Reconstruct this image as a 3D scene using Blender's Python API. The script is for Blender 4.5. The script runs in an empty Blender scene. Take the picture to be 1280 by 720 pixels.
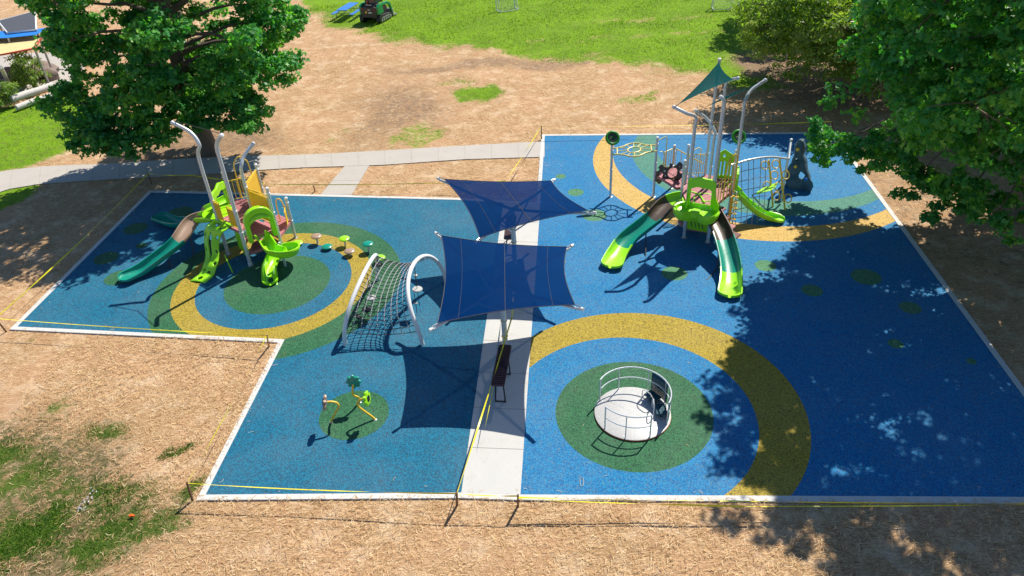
import bpy, math, random
import numpy as np
from mathutils import Vector, Matrix
random.seed(7); RNG = np.random.default_rng(7)
S = bpy.context.scene; COL = S.collection
# ------------------------------------------------------------------ camera model (measured from the photograph)
F_PX = 936.6; CAM_H = 15.0; PITCH = 0.6035; ROLL = -0.055
_fw = np.array([0, math.cos(PITCH), -math.sin(PITCH)])
_u = np.array([0, math.sin(PITCH), math.cos(PITCH)]); _r = np.array([1., 0, 0])
_rt = math.cos(ROLL)*_r + math.sin(ROLL)*_u
_up = math.cos(ROLL)*_u - math.sin(ROLL)*_r
def W(px, py, z=0.0):
    """world point seen at photo position (px, py) when it is z metres above the ground"""
    d = _fw + (px-640)/F_PX*_rt - (py-360)/F_PX*_up
    t = (z-CAM_H)/d[2]
    return Vector((float(d[0]*t), float(d[1]*t), float(z)))
cam = bpy.data.cameras.new('camera'); co = bpy.data.objects.new('camera', cam); COL.objects.link(co)
co.matrix_world = Matrix(((_rt[0], _up[0], -_fw[0], 0), (_rt[1], _up[1], -_fw[1], 0), (_rt[2], _up[2], -_fw[2], CAM_H), (0, 0, 0, 1)))
cam.sensor_width = 36; cam.lens = F_PX/1280*36; cam.clip_end = 1500; cam.clip_start = .1
S.camera = co
# ------------------------------------------------------------------ light
SUNV = Vector((.50, .62, 1.0)).normalized()
w = bpy.data.worlds.new('World'); S.world = w; w.use_nodes = True
nt = w.node_tree; bg = nt.nodes['Background']; sk = nt.nodes.new('ShaderNodeTexSky')
sk.sky_type = 'NISHITA'; sk.sun_disc = False
sk.sun_elevation = math.asin(SUNV.z); sk.sun_rotation = math.atan2(SUNV.x, SUNV.y)
sk.air_density = 1.0; sk.dust_density = .1; sk.ozone_density = 6.0
hs = nt.nodes.new('ShaderNodeHueSaturation'); hs.inputs['Saturation'].default_value = 1.0; nt.links.new(sk.outputs[0], hs.inputs['Color']); nt.links.new(hs.outputs[0], bg.inputs[0]); bg.inputs[1].default_value = .085
sl = bpy.data.lights.new('sun', 'SUN'); sl.energy = 5.0; sl.angle = math.radians(.5); sl.color = (1, .94, .82)
so = bpy.data.objects.new('sun', sl); COL.objects.link(so); so.rotation_euler = SUNV.to_track_quat('Z', 'Y').to_euler(); so.location = (20, 25, 40)
S.view_settings.view_transform = 'Standard'; S.view_settings.look = 'None'
S.view_settings.exposure = 0.55; S.view_settings.gamma = 1

# ------------------------------------------------------------------ materials
def lin(r, g, b):
    f = lambda c: (c/255/12.92) if c/255 <= .04045 else ((c/255+.055)/1.055)**2.4
    return (f(r), f(g), f(b), 1)
class NT:
    def __init__(s, m): s.t = m.node_tree; s.n = s.t.nodes; s.l = s.t.links
    def new(s, ty, **k):
        o = s.n.new('ShaderNode'+ty)
        for a, v in k.items(): setattr(o, a, v)
        return o
    def link(s, a, b): s.l.new(a, b)
    def put(s, sock, v):
        if isinstance(v, (int, float, tuple, list)): sock.default_value = v
        else: s.l.new(v, sock)
    def math(s, op, a, b=0, clamp=False):
        o = s.new('Math', operation=op, use_clamp=clamp); s.put(o.inputs[0], a); s.put(o.inputs[1], b); return o.outputs[0]
    def mix(s, f, a, b, blend='MIX'):
        o = s.new('Mix', data_type='RGBA', blend_type=blend); s.put(o.inputs[0], f); s.put(o.inputs[6], a); s.put(o.inputs[7], b); return o.outputs[2]
    def noise(s, vec, scale, detail=3, rough=.55, dist=0):
        o = s.new('TexNoise'); s.put(o.inputs['Vector'], vec); o.inputs['Scale'].default_value = scale; o.inputs['Detail'].default_value = detail
        o.inputs['Roughness'].default_value = rough; o.inputs['Distortion'].default_value = dist; return o.outputs[0], o.outputs[1]
    def ramp(s, f, stops, interp='LINEAR'):
        o = s.new('ValToRGB'); s.put(o.inputs[0], f); cr = o.color_ramp; cr.interpolation = interp
        while len(cr.elements) < len(stops): cr.elements.new(.5)
        for e, (p, c) in zip(cr.elements, stops): e.position = p; e.color = c if len(c) == 4 else (*c, 1)
        return o.outputs[0]
    def mapr(s, v, a, b, c, d):
        o = s.new('MapRange'); s.put(o.inputs[0], v)
        for i, x in enumerate((a, b, c, d)): o.inputs[i+1].default_value = x
        return o.outputs[0]
    def bump(s, h, strength, dist, normal=None):
        o = s.new('Bump'); s.put(o.inputs['Height'], h); o.inputs['Strength'].default_value = strength; o.inputs['Distance'].default_value = dist
        if normal is not None: s.link(normal, o.inputs['Normal'])
        return o.outputs[0]
def newmat(name):
    m = bpy.data.materials.new(name); m.use_nodes = True; n = NT(m); return m, n, n.n['Principled BSDF']
M = {}
def simple(name, col, rough=.5, metal=0, var=.12, scale=3, grime=.0, spec=.5, bump=0, bscale=60, coat=0):
    m, n, p = newmat(name); g = n.new('NewGeometry').outputs['Position']
    f, _ = n.noise(g, scale, 4)
    c = tuple(col)
    d = tuple(x*(1-var) for x in c[:3])+(1,); e = tuple(min(1, x*(1+var)) for x in c[:3])+(1,)
    base = n.mix(f, d, e)
    if grime:
        f2, _ = n.noise(g, scale*4.3, 5, .65)
        k = n.mapr(f2, .52, .72, 0, grime); base = n.mix(k, base, (.22, .17, .12, 1))
    n.link(base, p.inputs['Base Color'])
    f3, _ = n.noise(g, scale*7, 3)
    n.link(n.mapr(f3, .3, .7, max(.02, rough-.08), min(1, rough+.1)), p.inputs['Roughness'])
    p.inputs['Metallic'].default_value = metal; p.inputs['Specular IOR Level'].default_value = spec
    if coat: p.inputs['Coat Weight'].default_value = coat; p.inputs['Coat Roughness'].default_value = .15
    if bump:
        f4, _ = n.noise(g, bscale, 3); n.link(n.bump(f4, bump, .01), p.inputs['Normal'])
    M[name] = m; return m
simple('lime_plastic', (.30, .72, .008), .3, grime=.10, spec=.6, var=.1)
simple('teal_plastic', (.0, .24, .17), .3, grime=.08, spec=.6)
simple('tan_plastic', (.33, .225, .165), .34, grime=.08)
simple('brown_panel', (.055, .045, .033), .4)
simple('dark_green_plastic', (.012, .13, .012), .4)
simple('rock_plastic', (.045, .10, .135), .55, var=.25, bump=.3, bscale=14)
simple('yellow_paint', (.80, .52, .045), .32, grime=.06)
simple('yellow_panel', (.80, .46, .018), .42, grime=.08)
simple('pale_yellow_paint', (.72, .60, .20), .35)
simple('silver_paint', (.58, .62, .66), .28, metal=.25, grime=.015, var=.04, spec=.6)
simple('white_paint', (.68, .69, .70), .35, grime=.03)
simple('grey_metal', (.36, .38, .40), .35, metal=.6)
simple('dark_metal', (.035, .035, .04), .5)
simple('black_plastic', (.012, .012, .013), .5)
simple('maroon_deck', (.42, .155, .17), .6, var=.15, grime=.15)
simple('dark_maroon', (.13, .03, .035), .6)
simple('disc_white', (.42, .42, .42), .45, grime=.25, var=.08)
simple('panel_teal_dark', (.005, .05, .07), .25)
simple('rope_black', (.02, .02, .022), .8)
simple('rope_grey', (.30, .31, .33), .7)
simple('bench_mesh', (.06, .022, .028), .5)
simple('wood_stake', (.48, .27, .12), .8, var=.3, scale=20)
simple('wood_dark', (.16, .085, .045), .85, var=.3, scale=20)
simple('white_log', (.55, .52, .50), .8, var=.25, scale=5, grime=.3)
simple('bark', (.14, .11, .085), .95, var=.45, scale=9, bump=1, bscale=14)
simple('bark_pale', (.30, .26, .22), .9, var=.4, scale=6, bump=.8, bscale=14)
simple('blue_coated', (.03, .18, .55), .4, grime=.1)
simple('green_machine', (.0, .24, .075), .35, coat=.3)
simple('dark_machine', (.035, .032, .032), .5, grime=.35)
simple('steel_worn', (.42, .42, .44), .45, metal=.6, grime=.3)
simple('red_paint', (.5, .02, .02), .4)
simple('glass_dark', (.02, .03, .035), .08, spec=.8)
simple('boulder', (.20, .15, .13), .9, var=.4, scale=4, bump=1, bscale=8)
simple('net_white', (.75, .75, .75), .7)
simple('shade_yellow', (.80, .52, .26), .8)
simple('red_trim', (.55, .07, .05), .7)
simple('slate', (.055, .06, .075), .7)
simple('pool_blue', (.01, .18, .62), .5)
simple('orange_plastic', (.8, .13, .01), .4)
# two-coloured: concrete
def concrete(name, col, dirt=.35):
    m, n, p = newmat(name); g = n.new('NewGeometry').outputs['Position']
    a, _ = n.noise(g, .8, 5, .6); b, _ = n.noise(g, 40, 3, .6); c, _ = n.noise(g, 2.6, 6, .7)
    base = n.mix(a, tuple(x*.86 for x in col)+(1,), tuple(min(1, x*1.08) for x in col)+(1,))
    base = n.mix(n.mapr(b, .3, .7, .0, .14), base, (.25, .22, .2, 1))
    base = n.mix(n.mapr(c, .55, .78, 0, dirt), base, (.23, .17, .13, 1))
    n.link(base, p.inputs['Base Color']); p.inputs['Roughness'].default_value = .85
    n.link(n.bump(b, .25, .004), p.inputs['Normal']); M[name] = m
concrete('concrete_new', (.50, .495, .48), .3)
concrete('concrete_old', (.42, .385, .35), .35)
concrete('kerb_white', (.56, .555, .54), .4)
# yellow tape
m, n, p = newmat('tape_yellow'); g = n.new('NewGeometry').outputs['Position']
f, _ = n.noise(g, 5, 2); n.link(n.mix(n.mapr(f, .56, .6, 0, .45), (.78, .68, .01, 1), (.45, .36, .01, 1)), p.inputs['Base Color']); p.inputs['Roughness'].default_value = .4; M['tape_yellow'] = m
# shade cloth: knitted, partly see-through
def cloth(name, col, tr, trc):
    m, n, p = newmat(name); g = n.new('NewGeometry').outputs['Position']
    f, _ = n.noise(g, 1.2, 4, .6); f2, _ = n.noise(g, 9, 4, .7)
    d = n.mix(f, tuple(x*.8 for x in col)+(1,), tuple(x*1.15 for x in col)+(1,))
    d = n.mix(n.mapr(f2, .66, .8, 0, .05), d, (.20, .25, .34, 1))
    n.link(d, p.inputs['Base Color']); p.inputs['Roughness'].default_value = .75; p.inputs['Specular IOR Level'].default_value = .03
    n.link(n.bump(f2, .35, .03), p.inputs['Normal'])
    t = n.new('BsdfTransparent'); t.inputs[0].default_value = trc
    tl = n.new('BsdfTranslucent'); n.link(d, tl.inputs[0])
    mx = n.new('MixShader'); mx.inputs[0].default_value = .3; n.link(p.outputs[0], mx.inputs[1]); n.link(tl.outputs[0], mx.inputs[2])
    m2 = n.new('MixShader'); m2.inputs[0].default_value = tr; n.link(mx.outputs[0], m2.inputs[1]); n.link(t.outputs[0], m2.inputs[2])
    n.link(m2.outputs[0], n.n['Material Output'].inputs[0]); M[name] = m
cloth('cloth_blue', (.0, .028, .125), .045, (.8, .85, 1, 1))
cloth('cloth_teal', (.0, .085, .095), .03, (.8, 1, 1, 1))
cloth('cloth_sand', (.84, .68, .36), .0, (1, 1, 1, 1))
# leaves
def leafmat(name, c1, c2, c3, trans=.32, rough=.42):
    m, n, p = newmat(name); a = n.new('Attribute', attribute_name='tone')
    col = n.ramp(a.outputs['Fac'], [(0, c1), (.5, c2), (1, c3)])
    n.link(col, p.inputs['Base Color']); p.inputs['Roughness'].default_value = rough; p.inputs['Specular IOR Level'].default_value = .3
    tl = n.new('BsdfTranslucent'); n.link(n.mix(1, col, (1.25, 1.45, .25, 1), 'MULTIPLY'), tl.inputs[0])
    mx = n.new('MixShader'); mx.inputs[0].default_value = trans
    n.link(p.outputs[0], mx.inputs[1]); n.link(tl.outputs[0], mx.inputs[2]); n.link(mx.outputs[0], n.n['Material Output'].inputs[0]); M[name] = m
leafmat('leaf_dark', (.03, .19, .07), (.075, .31, .085), (.26, .52, .07), .5, .42)
leafmat('leaf_mid', (.05, .18, .02), (.12, .30, .03), (.28, .48, .04), .5, .5)
leafmat('leaf_olive', (.10, .20, .035), (.22, .34, .07), (.46, .50, .22), .5)
leafmat('leaf_shrub', (.09, .17, .04), (.19, .30, .07), (.34, .42, .14), .42)
leafmat('blade_green', (.035, .11, .015), (.13, .27, .012), (.30, .40, .04), .3, .5)
leafmat('straw', (.24, .12, .045), (.58, .36, .17), (.84, .66, .42), .1, .7)

# rubber safety surface with coloured circles
def rubber():
    m, n, p = newmat('rubber'); g = n.new('NewGeometry').outputs['Position']
    sx = n.new('SeparateXYZ'); n.link(g, sx.inputs[0])
    v = n.new('TexVoronoi', feature='F1'); n.link(g, v.inputs['Vector']); v.inputs['Scale'].default_value = 38
    vs = n.new('SeparateColor'); n.link(v.outputs['Color'], vs.inputs[0]); chip = vs.outputs[0]; chip2 = vs.outputs[1]
    def palette(a, b, c):  # granule mix
        x = n.mix(chip, a, b); return n.mix(n.mapr(chip2, .86, .92, 0, .8), x, c)
    # left half is a greener blue than the right one
    blL = palette((.0, .055, .12, 1), (.003, .17, .285, 1), (.03, .05, .07, 1))
    blR = palette((.0, .075, .24, 1), (.006, .215, .43, 1), (.09, .18, .23, 1))
    side = n.math('GREATER_THAN', n.math('SUBTRACT', sx.outputs[0], n.math('MULTIPLY', n.math('SUBTRACT', sx.outputs[1], 12.5), .094)), -.6)
    blue = n.mix(side, blL, blR)
    grn = palette((.004, .06, .028, 1), (.035, .16, .065, 1), (.01, .025, .015, 1))
    yel = palette((.20, .145, .01, 1), (.44, .32, .035, 1), (.08, .06, .015, 1))
    tan = palette((.36, .22, .05, 1), (.66, .44, .13, 1), (.15, .10, .04, 1))
    teal = palette((.02, .13, .11, 1), (.09, .27, .19, 1), (.05, .07, .07, 1))
    olive = palette((.02, .13, .07, 1), (.10, .26, .12, 1), (.02, .05, .03, 1))
    wob, _ = n.noise(g, 30, 2)
    cur = blue
    def circ(cur, x, y, r, c, ry=None):
        dx = n.math('SUBTRACT', sx.outputs[0], x); dy = n.math('SUBTRACT', sx.outputs[1], y)
        if ry: dy = n.math('MULTIPLY', dy, r/ry)
        d = n.math('SQRT', n.math('ADD', n.math('MULTIPLY', dx, dx), n.math('MULTIPLY', dy, dy)))
        d = n.math('ADD', d, n.math('MULTIPLY', wob, .03))
        return n.mix(n.math('LESS_THAN', d, r+.015), cur, c)
    left = [(-8.52, 22.89, 4.48, grn), (-8.7, 22.93, 3.57, yel), (-8.66, 22.95, 2.79, blL), (-8.54, 22.9, 1.9, grn), (-4.73, 15.81, 1.0, grn)]
    right = [(3.41, 15.38, 4.57, yel), (-.3, 12.2, 2.0, blR), (3.07, 15.16, 3.5, blR), (3.22, 15.27, 2.19, grn),
             (11.17, 30.95, 7.15, tan), (11.62, 31.49, 6.61, blR), (11.83, 31.6, 5.9, teal), (12.5, 32.19, 5.37, blR)]
    L = R = blue
    for x, y, r, c in left: L = circ(L, x, y, r, c)
    for px, py, rx in [(169.7, 285.6, 14.6), (177, 307, 7), (132.7, 322.6, 15), (148, 347, 17), (225, 266, 16)]:
        q = W(px, py); L = circ(L, round(q.x, 3), round(q.y, 3), rx*(q.y*.82+8.5)/F_PX, grn)
    for x, y, r, c in right: R = circ(R, x, y, r, c)
    for px, py, rx in [(700.9, 220.4, 6.5), (719.7, 240.3, 10), (743, 269, 15), (957, 332, 13), (1015, 363, 13), (1082.7, 346, 18), (1138, 384.5, 13), (1119.5, 429.5, 9.5), (1214.5, 451.5, 6), (843, 341.7, 16)]:
        q = W(px, py); R = circ(R, round(q.x, 3), round(q.y, 3), rx*(q.y*.82+8.5)/F_PX, olive)
    cur = n.mix(side, L, R)
    big, _ = n.noise(g, .5, 5, .6); sm, _ = n.noise(g, 3.5, 5, .7)
    cur = n.mix(n.mapr(big, .4, .75, 0, .10), cur, (.30, .28, .25, 1))
    cur = n.mix(n.mapr(sm, .64, .8, 0, .14), cur, (.35, .30, .24, 1))
    n.link(cur, p.inputs['Base Color']); p.inputs['Roughness'].default_value = .8; p.inputs['Specular IOR Level'].default_value = .3
    n.link(n.bump(v.outputs['Distance'], .5, .01), p.inputs['Normal']); M['rubber'] = m
rubber()
# ground: dry mown straw / wood-mulch, bare dirt and lawn, from cover painted on the terrain
def groundmat():
    m, n, p = newmat('ground'); g = n.new('NewGeometry').outputs['Position']
    at = n.new('Attribute', attribute_name='cover'); sc = n.new('SeparateColor'); n.link(at.outputs['Color'], sc.inputs[0])
    hs = []
    # crossing fibres: stretched noise in several directions, warped by position
    fib = None
    for k, (ang, sc1) in enumerate([(20, 1), (75, 1.1), (130, .95)]):
        mp = n.new('Mapping'); n.link(g, mp.inputs[0]); mp.inputs['Rotation'].default_value = (0, 0, math.radians(ang)); mp.inputs['Scale'].default_value = (5*sc1, 38*sc1, 1)
        f, _ = n.noise(mp.outputs[0], 1.0, 2, .6, 1.2); hs.append(f)
    fib = n.math('MAXIMUM', n.math('MAXIMUM', hs[0], hs[1]), hs[2])
    fine, fc = n.noise(g, 28, 4, .75); mid, _ = n.noise(g, 3.2, 5, .7); big, _ = n.noise(g, .35, 5, .6)
    straw = n.ramp(n.mapr(fib, .46, .74, 0, 1), [(0, (.20, .11, .05)), (.3, (.46, .295, .15)), (.7, (.70, .49, .285)), (1, (.86, .70, .50))])
    straw = n.mix(n.mapr(fine, .30, .52, .85, 0), straw, (.17, .075, .03, 1))
    straw = n.mix(n.mapr(mid, .35, .62, .6, 0), straw, (.26, .14, .065, 1))
    straw = n.mix(n.mapr(big, .4, .62, 0, .28), straw, (.62, .36, .22, 1))
    pat, _ = n.noise(g, 1.1, 5, .65); straw = n.mix(n.mapr(pat, .5, .68, 0, .38), straw, (.80, .64, .46, 1)); straw = n.mix(n.mapr(pat, .3, .42, .35, 0), straw, (.42, .21, .12, 1))
    dirt = n.ramp(fine, [(.25, (.10, .065, .04)), (.5, (.23, .15, .095)), (.75, (.36, .26, .17))])
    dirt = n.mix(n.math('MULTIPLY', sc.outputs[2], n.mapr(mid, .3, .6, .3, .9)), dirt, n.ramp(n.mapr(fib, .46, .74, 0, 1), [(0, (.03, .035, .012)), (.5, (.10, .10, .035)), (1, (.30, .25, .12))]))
    gr = n.ramp(n.mapr(fib, .46, .74, 0, 1), [(0, (.06, .15, .006)), (.5, (.15, .30, .008)), (1, (.30, .42, .02))])
    gr = n.mix(n.mapr(big, .42, .6, 0, .45), gr, (.22, .40, .006, 1))
    gr = n.mix(n.mapr(mid, .46, .66, 0, .7), gr, (.13, .14, .035, 1))
    gr = n.mix(n.mapr(fine, .3, .48, .6, 0), gr, (.015, .04, .008, 1))
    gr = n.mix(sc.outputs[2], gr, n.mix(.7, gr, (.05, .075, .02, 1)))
    edge = n.math('MULTIPLY', n.math('SUBTRACT', n.math('ADD', mid, n.math('MULTIPLY', fine, .9)), .95), 1.25)
    def mask(ch): return n.mapr(n.math('ADD', sc.outputs[ch], edge), .36, .66, 0, 1)
    c = n.mix(mask(1), straw, dirt); c = n.mix(mask(0), c, gr)
    n.link(c, p.inputs['Base Color']); p.inputs['Roughness'].default_value = .95; p.inputs['Specular IOR Level'].default_value = .15
    h = n.math('ADD', n.math('MULTIPLY', fib, .7), n.math('MULTIPLY', fine, .5))
    n.link(n.bump(h, .9, .05), p.inputs['Normal']); M['ground'] = m
groundmat()

# ------------------------------------------------------------------ mesh helpers
LOC = {}
def tag(o, label=None, cat=None, group=None, kind=None):
    if label: o['label'] = label
    if cat: o['category'] = cat
    if group: o['group'] = group
    if kind: o['kind'] = kind
    return o
def empty(name, loc, label, cat, group=None):
    o = bpy.data.objects.new(name, None); COL.objects.link(o); o.location = loc; o.empty_display_size = .3
    LOC[o.name] = Vector(loc); return tag(o, label, cat, group)
class MB:
    def __init__(s): s.v = []; s.f = []
    def add(s, vs, fs):
        b = len(s.v); s.v += [Vector(x) for x in vs]; s.f += [tuple(b+i for i in f) for f in fs]; return s
    def tube(s, pts, r, n=8, closed=False, cap=True, r2=None):
        pts = [Vector(p) for p in pts]; N = len(pts)
        rs = r if isinstance(r, (list, tuple)) else [r+(((r2 if r2 is not None else r)-r)*i/max(1, N-1)) for i in range(N)]
        prev = None; vs = []
        for i, p in enumerate(pts):
            a = pts[(i-1) % N] if (closed or i > 0) else p; b = pts[(i+1) % N] if (closed or i < N-1) else p
            t = (b-a)
            t = t.normalized() if t.length > 1e-9 else Vector((0, 0, 1))
            if prev is None:
                x = t.orthogonal().normalized()
            else:
                x = prev-t*prev.dot(t); x = x.normalized() if x.length > 1e-6 else t.orthogonal().normalized()
            prev = x; y = t.cross(x)
            vs += [p+(x*math.cos(2*math.pi*k/n)+y*math.sin(2*math.pi*k/n))*rs[i] for k in range(n)]
        fs = []
        for i in range(N if closed else N-1):
            j = (i+1) % N
            fs += [(i*n+k, i*n+(k+1) % n, j*n+(k+1) % n, j*n+k) for k in range(n)]
        if cap and not closed: fs += [tuple(range(n-1, -1, -1)), tuple((N-1)*n+k for k in range(n))]
        return s.add(vs, fs)
    def box(s, c, size, rz=0, R=None):
        c = Vector(c); hx, hy, hz = [q/2 for q in size]; R = R or Matrix.Rotation(rz, 3, 'Z')
        vs = [c+R @ Vector((x*hx, y*hy, z*hz)) for z in (-1, 1) for y in (-1, 1) for x in (-1, 1)]
        return s.add(vs, [(0, 2, 3, 1), (4, 5, 7, 6), (0, 1, 5, 4), (2, 6, 7, 3), (0, 4, 6, 2), (1, 3, 7, 5)])
    def bar(s, a, b, wdt, h):
        a = Vector(a); b = Vector(b); d = (b-a); L = d.length; x = d.normalized(); y = Vector((0, 0, 1)).cross(x)
        y = y.normalized() if y.length > 1e-5 else Vector((0, 1, 0)); z = x.cross(y)
        R = Matrix((x, y, z)).transposed(); return s.box((a+b)/2, (L, wdt, h), R=R)
    def prism(s, poly, d):
        """poly: planar 3D points, d: extrusion vector"""
        poly = [Vector(p) for p in poly]; d = Vector(d); n = len(poly)
        return s.add(poly+[p+d for p in poly], [tuple(range(n-1, -1, -1)), tuple(range(n, 2*n))]+[(i, (i+1) % n, n+(i+1) % n, n+i) for i in range(n)])
    def lathe(s, c, prof, n=24, axis=Vector((0, 0, 1))):
        c = Vector(c); axis = Vector(axis).normalized(); x = axis.orthogonal().normalized(); y = axis.cross(x); vs = []
        for r, z in prof: vs += [c+axis*z+(x*math.cos(2*math.pi*k/n)+y*math.sin(2*math.pi*k/n))*max(r, 1e-4) for k in range(n)]
        P = len(prof); fs = [(i*n+k, i*n+(k+1) % n, (i+1)*n+(k+1) % n, (i+1)*n+k) for i in range(P-1) for k in range(n)]
        fs += [tuple(range(n-1, -1, -1)), tuple((P-1)*n+k for k in range(n))]
        return s.add(vs, fs)
    def torus(s, c, R, r, axis=(0, 0, 1), n=28, m=8, sx=1, a0=0, a1=2*math.pi):
        c = Vector(c); axis = Vector(axis).normalized(); x = axis.orthogonal().normalized()
        if abs(axis.z) < .999: x = Vector((0, 0, 1)).cross(axis).normalized()
        y = axis.cross(x); full = abs(a1-a0-2*math.pi) < 1e-6
        K = n if full else n+1
        pts = [c+x*math.cos(a0+(a1-a0)*k/n)*R*sx+y*math.sin(a0+(a1-a0)*k/n)*R for k in range(K)]
        return s.tube(pts, r, m, closed=full)
    def loft(s, secs, closed=True, cap=True):
        n = len(secs[0]); vs = [p for q in secs for p in q]; fs = []
        for i in range(len(secs)-1):
            for k in range(n if closed else n-1): fs.append((i*n+k, i*n+(k+1) % n, (i+1)*n+(k+1) % n, (i+1)*n+k))
        if cap and closed: fs += [tuple(range(n-1, -1, -1)), tuple((len(secs)-1)*n+k for k in range(n))]
        return s.add(vs, fs)
    def build(s, name, mat, parent=None, at=None, smooth=True, label=None, cat=None, group=None, kind=None, bevel=0, solid=0, sub=0, soft_=0):
        org = Vector(at) if at is not None else (LOC[parent.name] if parent else Vector((0, 0, 0)))
        me = bpy.data.meshes.new(name); me.from_pydata([tuple(v-org) for v in s.v], [], s.f); me.update()
        o = bpy.data.objects.new(name, me); COL.objects.link(o)
        if isinstance(mat, (list, tuple)):
            for mm in mat: me.materials.append(M[mm])
        else: me.materials.append(M[mat])
        if parent is not None:
            o.parent = parent; o.location = org-LOC[parent.name]; LOC[o.name] = org
        else: o.location = org; LOC[o.name] = org
        import bmesh
        b = bmesh.new(); b.from_mesh(me); bmesh.ops.remove_doubles(b, verts=b.verts, dist=1e-5); bmesh.ops.recalc_face_normals(b, faces=b.faces); b.to_mesh(me); b.free()
        if smooth: me.shade_smooth()
        if smooth: 
            try: me.set_sharp_from_angle(angle=math.radians(38))
            except Exception: pass
        if soft_:
            q = o.modifiers.new('soft', 'SMOOTH'); q.factor = .6; q.iterations = soft_
        if solid:
            q = o.modifiers.new('solid', 'SOLIDIFY'); q.thickness = solid; q.offset = 0
        if bevel:
            q = o.modifiers.new('bevel', 'BEVEL'); q.width = bevel; q.segments = 2; q.limit_method = 'ANGLE'
        if sub:
            q = o.modifiers.new('sub', 'SUBSURF'); q.levels = sub; q.render_levels = sub
        return tag(o, label, cat, group, kind)
def catmull(P, k=8):
    P = [Vector(p) for p in P]; Q = [2*P[0]-P[1]]+P+[2*P[-1]-P[-2]]; out = []
    for i in range(1, len(Q)-2):
        for j in range(k):
            t = j/k; a, b, c, d = Q[i-1], Q[i], Q[i+1], Q[i+2]
            out.append(.5*((2*b)+(c-a)*t+(2*a-5*b+4*c-d)*t*t+(3*b-a-3*c+d)*t**3))
    out.append(P[-1]); return out
Z = Vector((0, 0, 1))
def V3(*a): return Vector(a)
exec_later = []
# ================================================================== SETTING
def pip(X, Y, poly):
    c = np.zeros(X.shape, bool); n = len(poly)
    for i in range(n):
        x1, y1 = poly[i]; x2, y2 = poly[(i+1) % n]
        if abs(y2-y1) < 1e-9: continue
        k = ((y1 > Y) != (y2 > Y)) & (X < (x2-x1)*(Y-y1)/(y2-y1)+x1); c ^= k
    return c
def sdist(X, Y, poly):
    d = np.full(X.shape, 1e9); n = len(poly)
    for i in range(n):
        x1, y1 = poly[i]; x2, y2 = poly[(i+1) % n]; dx, dy = x2-x1, y2-y1
        t = np.clip(((X-x1)*dx+(Y-y1)*dy)/(dx*dx+dy*dy+1e-9), 0, 1); d = np.minimum(d, np.hypot(X-x1-t*dx, Y-y1-t*dy))
    return np.where(pip(X, Y, poly), d, -d)
def P2(pts): return [tuple(W(*p)[:2]) for p in pts]
def soft(X, Y, poly, wd): return np.clip(.5+sdist(X, Y, poly)/wd, 0, 1)
BLUE_L = P2([(21.5, 408.5), (189, 240.5), (570, 250), (629.5, 253.6), (576.6, 616), (257, 618.7), (355.8, 424.5)])
BLUE_R = P2([(650.5, 618.5), (681, 170), (1039, 167), (1372, 622)])
WALK = [BLUE_L[4], BLUE_L[3], tuple(W(675.3, 256)[:2]), BLUE_R[0]]
OUT = [BLUE_L[0], BLUE_L[1], BLUE_L[2], BLUE_L[3], tuple(W(675.3, 256)[:2]), BLUE_R[1], BLUE_R[2], BLUE_R[3], BLUE_R[0], BLUE_L[4], BLUE_L[5], BLUE_L[6]]
SIDE_N = P2([(-60, 226), (0, 214), (60, 207), (130, 205), (235, 198), (300, 195), (390, 193), (480, 188), (580, 182), (681, 176.5)])
SIDE_F = P2([(681, 196), (580, 199), (480, 206), (440, 207.5), (385, 209), (330, 212), (250, 218), (190, 221), (110, 225.5), (55, 229), (0, 238), (-60, 262)])
SIDEWALK = SIDE_N+SIDE_F
SPUR = P2([(431, 207), (462, 206), (438, 246.2), (399, 245)])
LAWN_FAR = P2([(-200, -60), (300, -60), (385, 8), (420, 30), (480, 45), (560, 62), (640, 68), (720, 71), (790, 80), (860, 90), (920, 112), (985, 104), (1010, 92), (960, 70), (1010, 40), (1120, 60), (1500, 90), (1700, -90)])
LAWN_FAR[0] = tuple(W(300, -100)[:2])
LAWN_L = P2([(-150, 150), (0, 134), (90, 116), (128, 122), (148, 145), (120, 170), (80, 190), (35, 208), (-60, 222), (-150, 240)])
LAWN_L2 = P2([(-150, 240), (-10, 226), (52, 228), (38, 246), (0, 262), (-150, 330)])
NEAR_G = P2([(-150, 500), (-20, 535), (70, 560), (120, 585), (170, 600), (212, 632), (225, 660), (190, 690), (120, 705), (60, 700), (-40, 740), (-250, 800)])
NEAR_D = P2([(-250, 440), (0, 500), (70, 505), (150, 530), (190, 575), (230, 600), (238, 650), (200, 700), (150, 735), (-100, 900), (-300, 800)])
def noise2(X, Y, s, seed):
    r = np.random.default_rng(seed); out = np.zeros_like(X); amp = 1
    for o in range(4):
        for k in range(3):
            a = r.uniform(0, 2*math.pi); f = s*(2**o)*r.uniform(.8, 1.2); out += amp*np.sin(f*(X*math.cos(a)+Y*math.sin(a))+r.uniform(0, 6.28)+1.3*np.sin(f*.7*(Y*math.cos(a)-X*math.sin(a))+k))
        amp *= .55
    return out/3.2
def ell(X, Y, px, py, rx, ry, amp=1.0, wd=.7):
    """soft patch centred where the photo shows it; rx, ry are half sizes in metres"""
    c = W(px, py); d = np.hypot((X-c.x)/rx, (Y-c.y)/ry); return amp*np.clip((1-d)/wd+.5, 0, 1)
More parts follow.
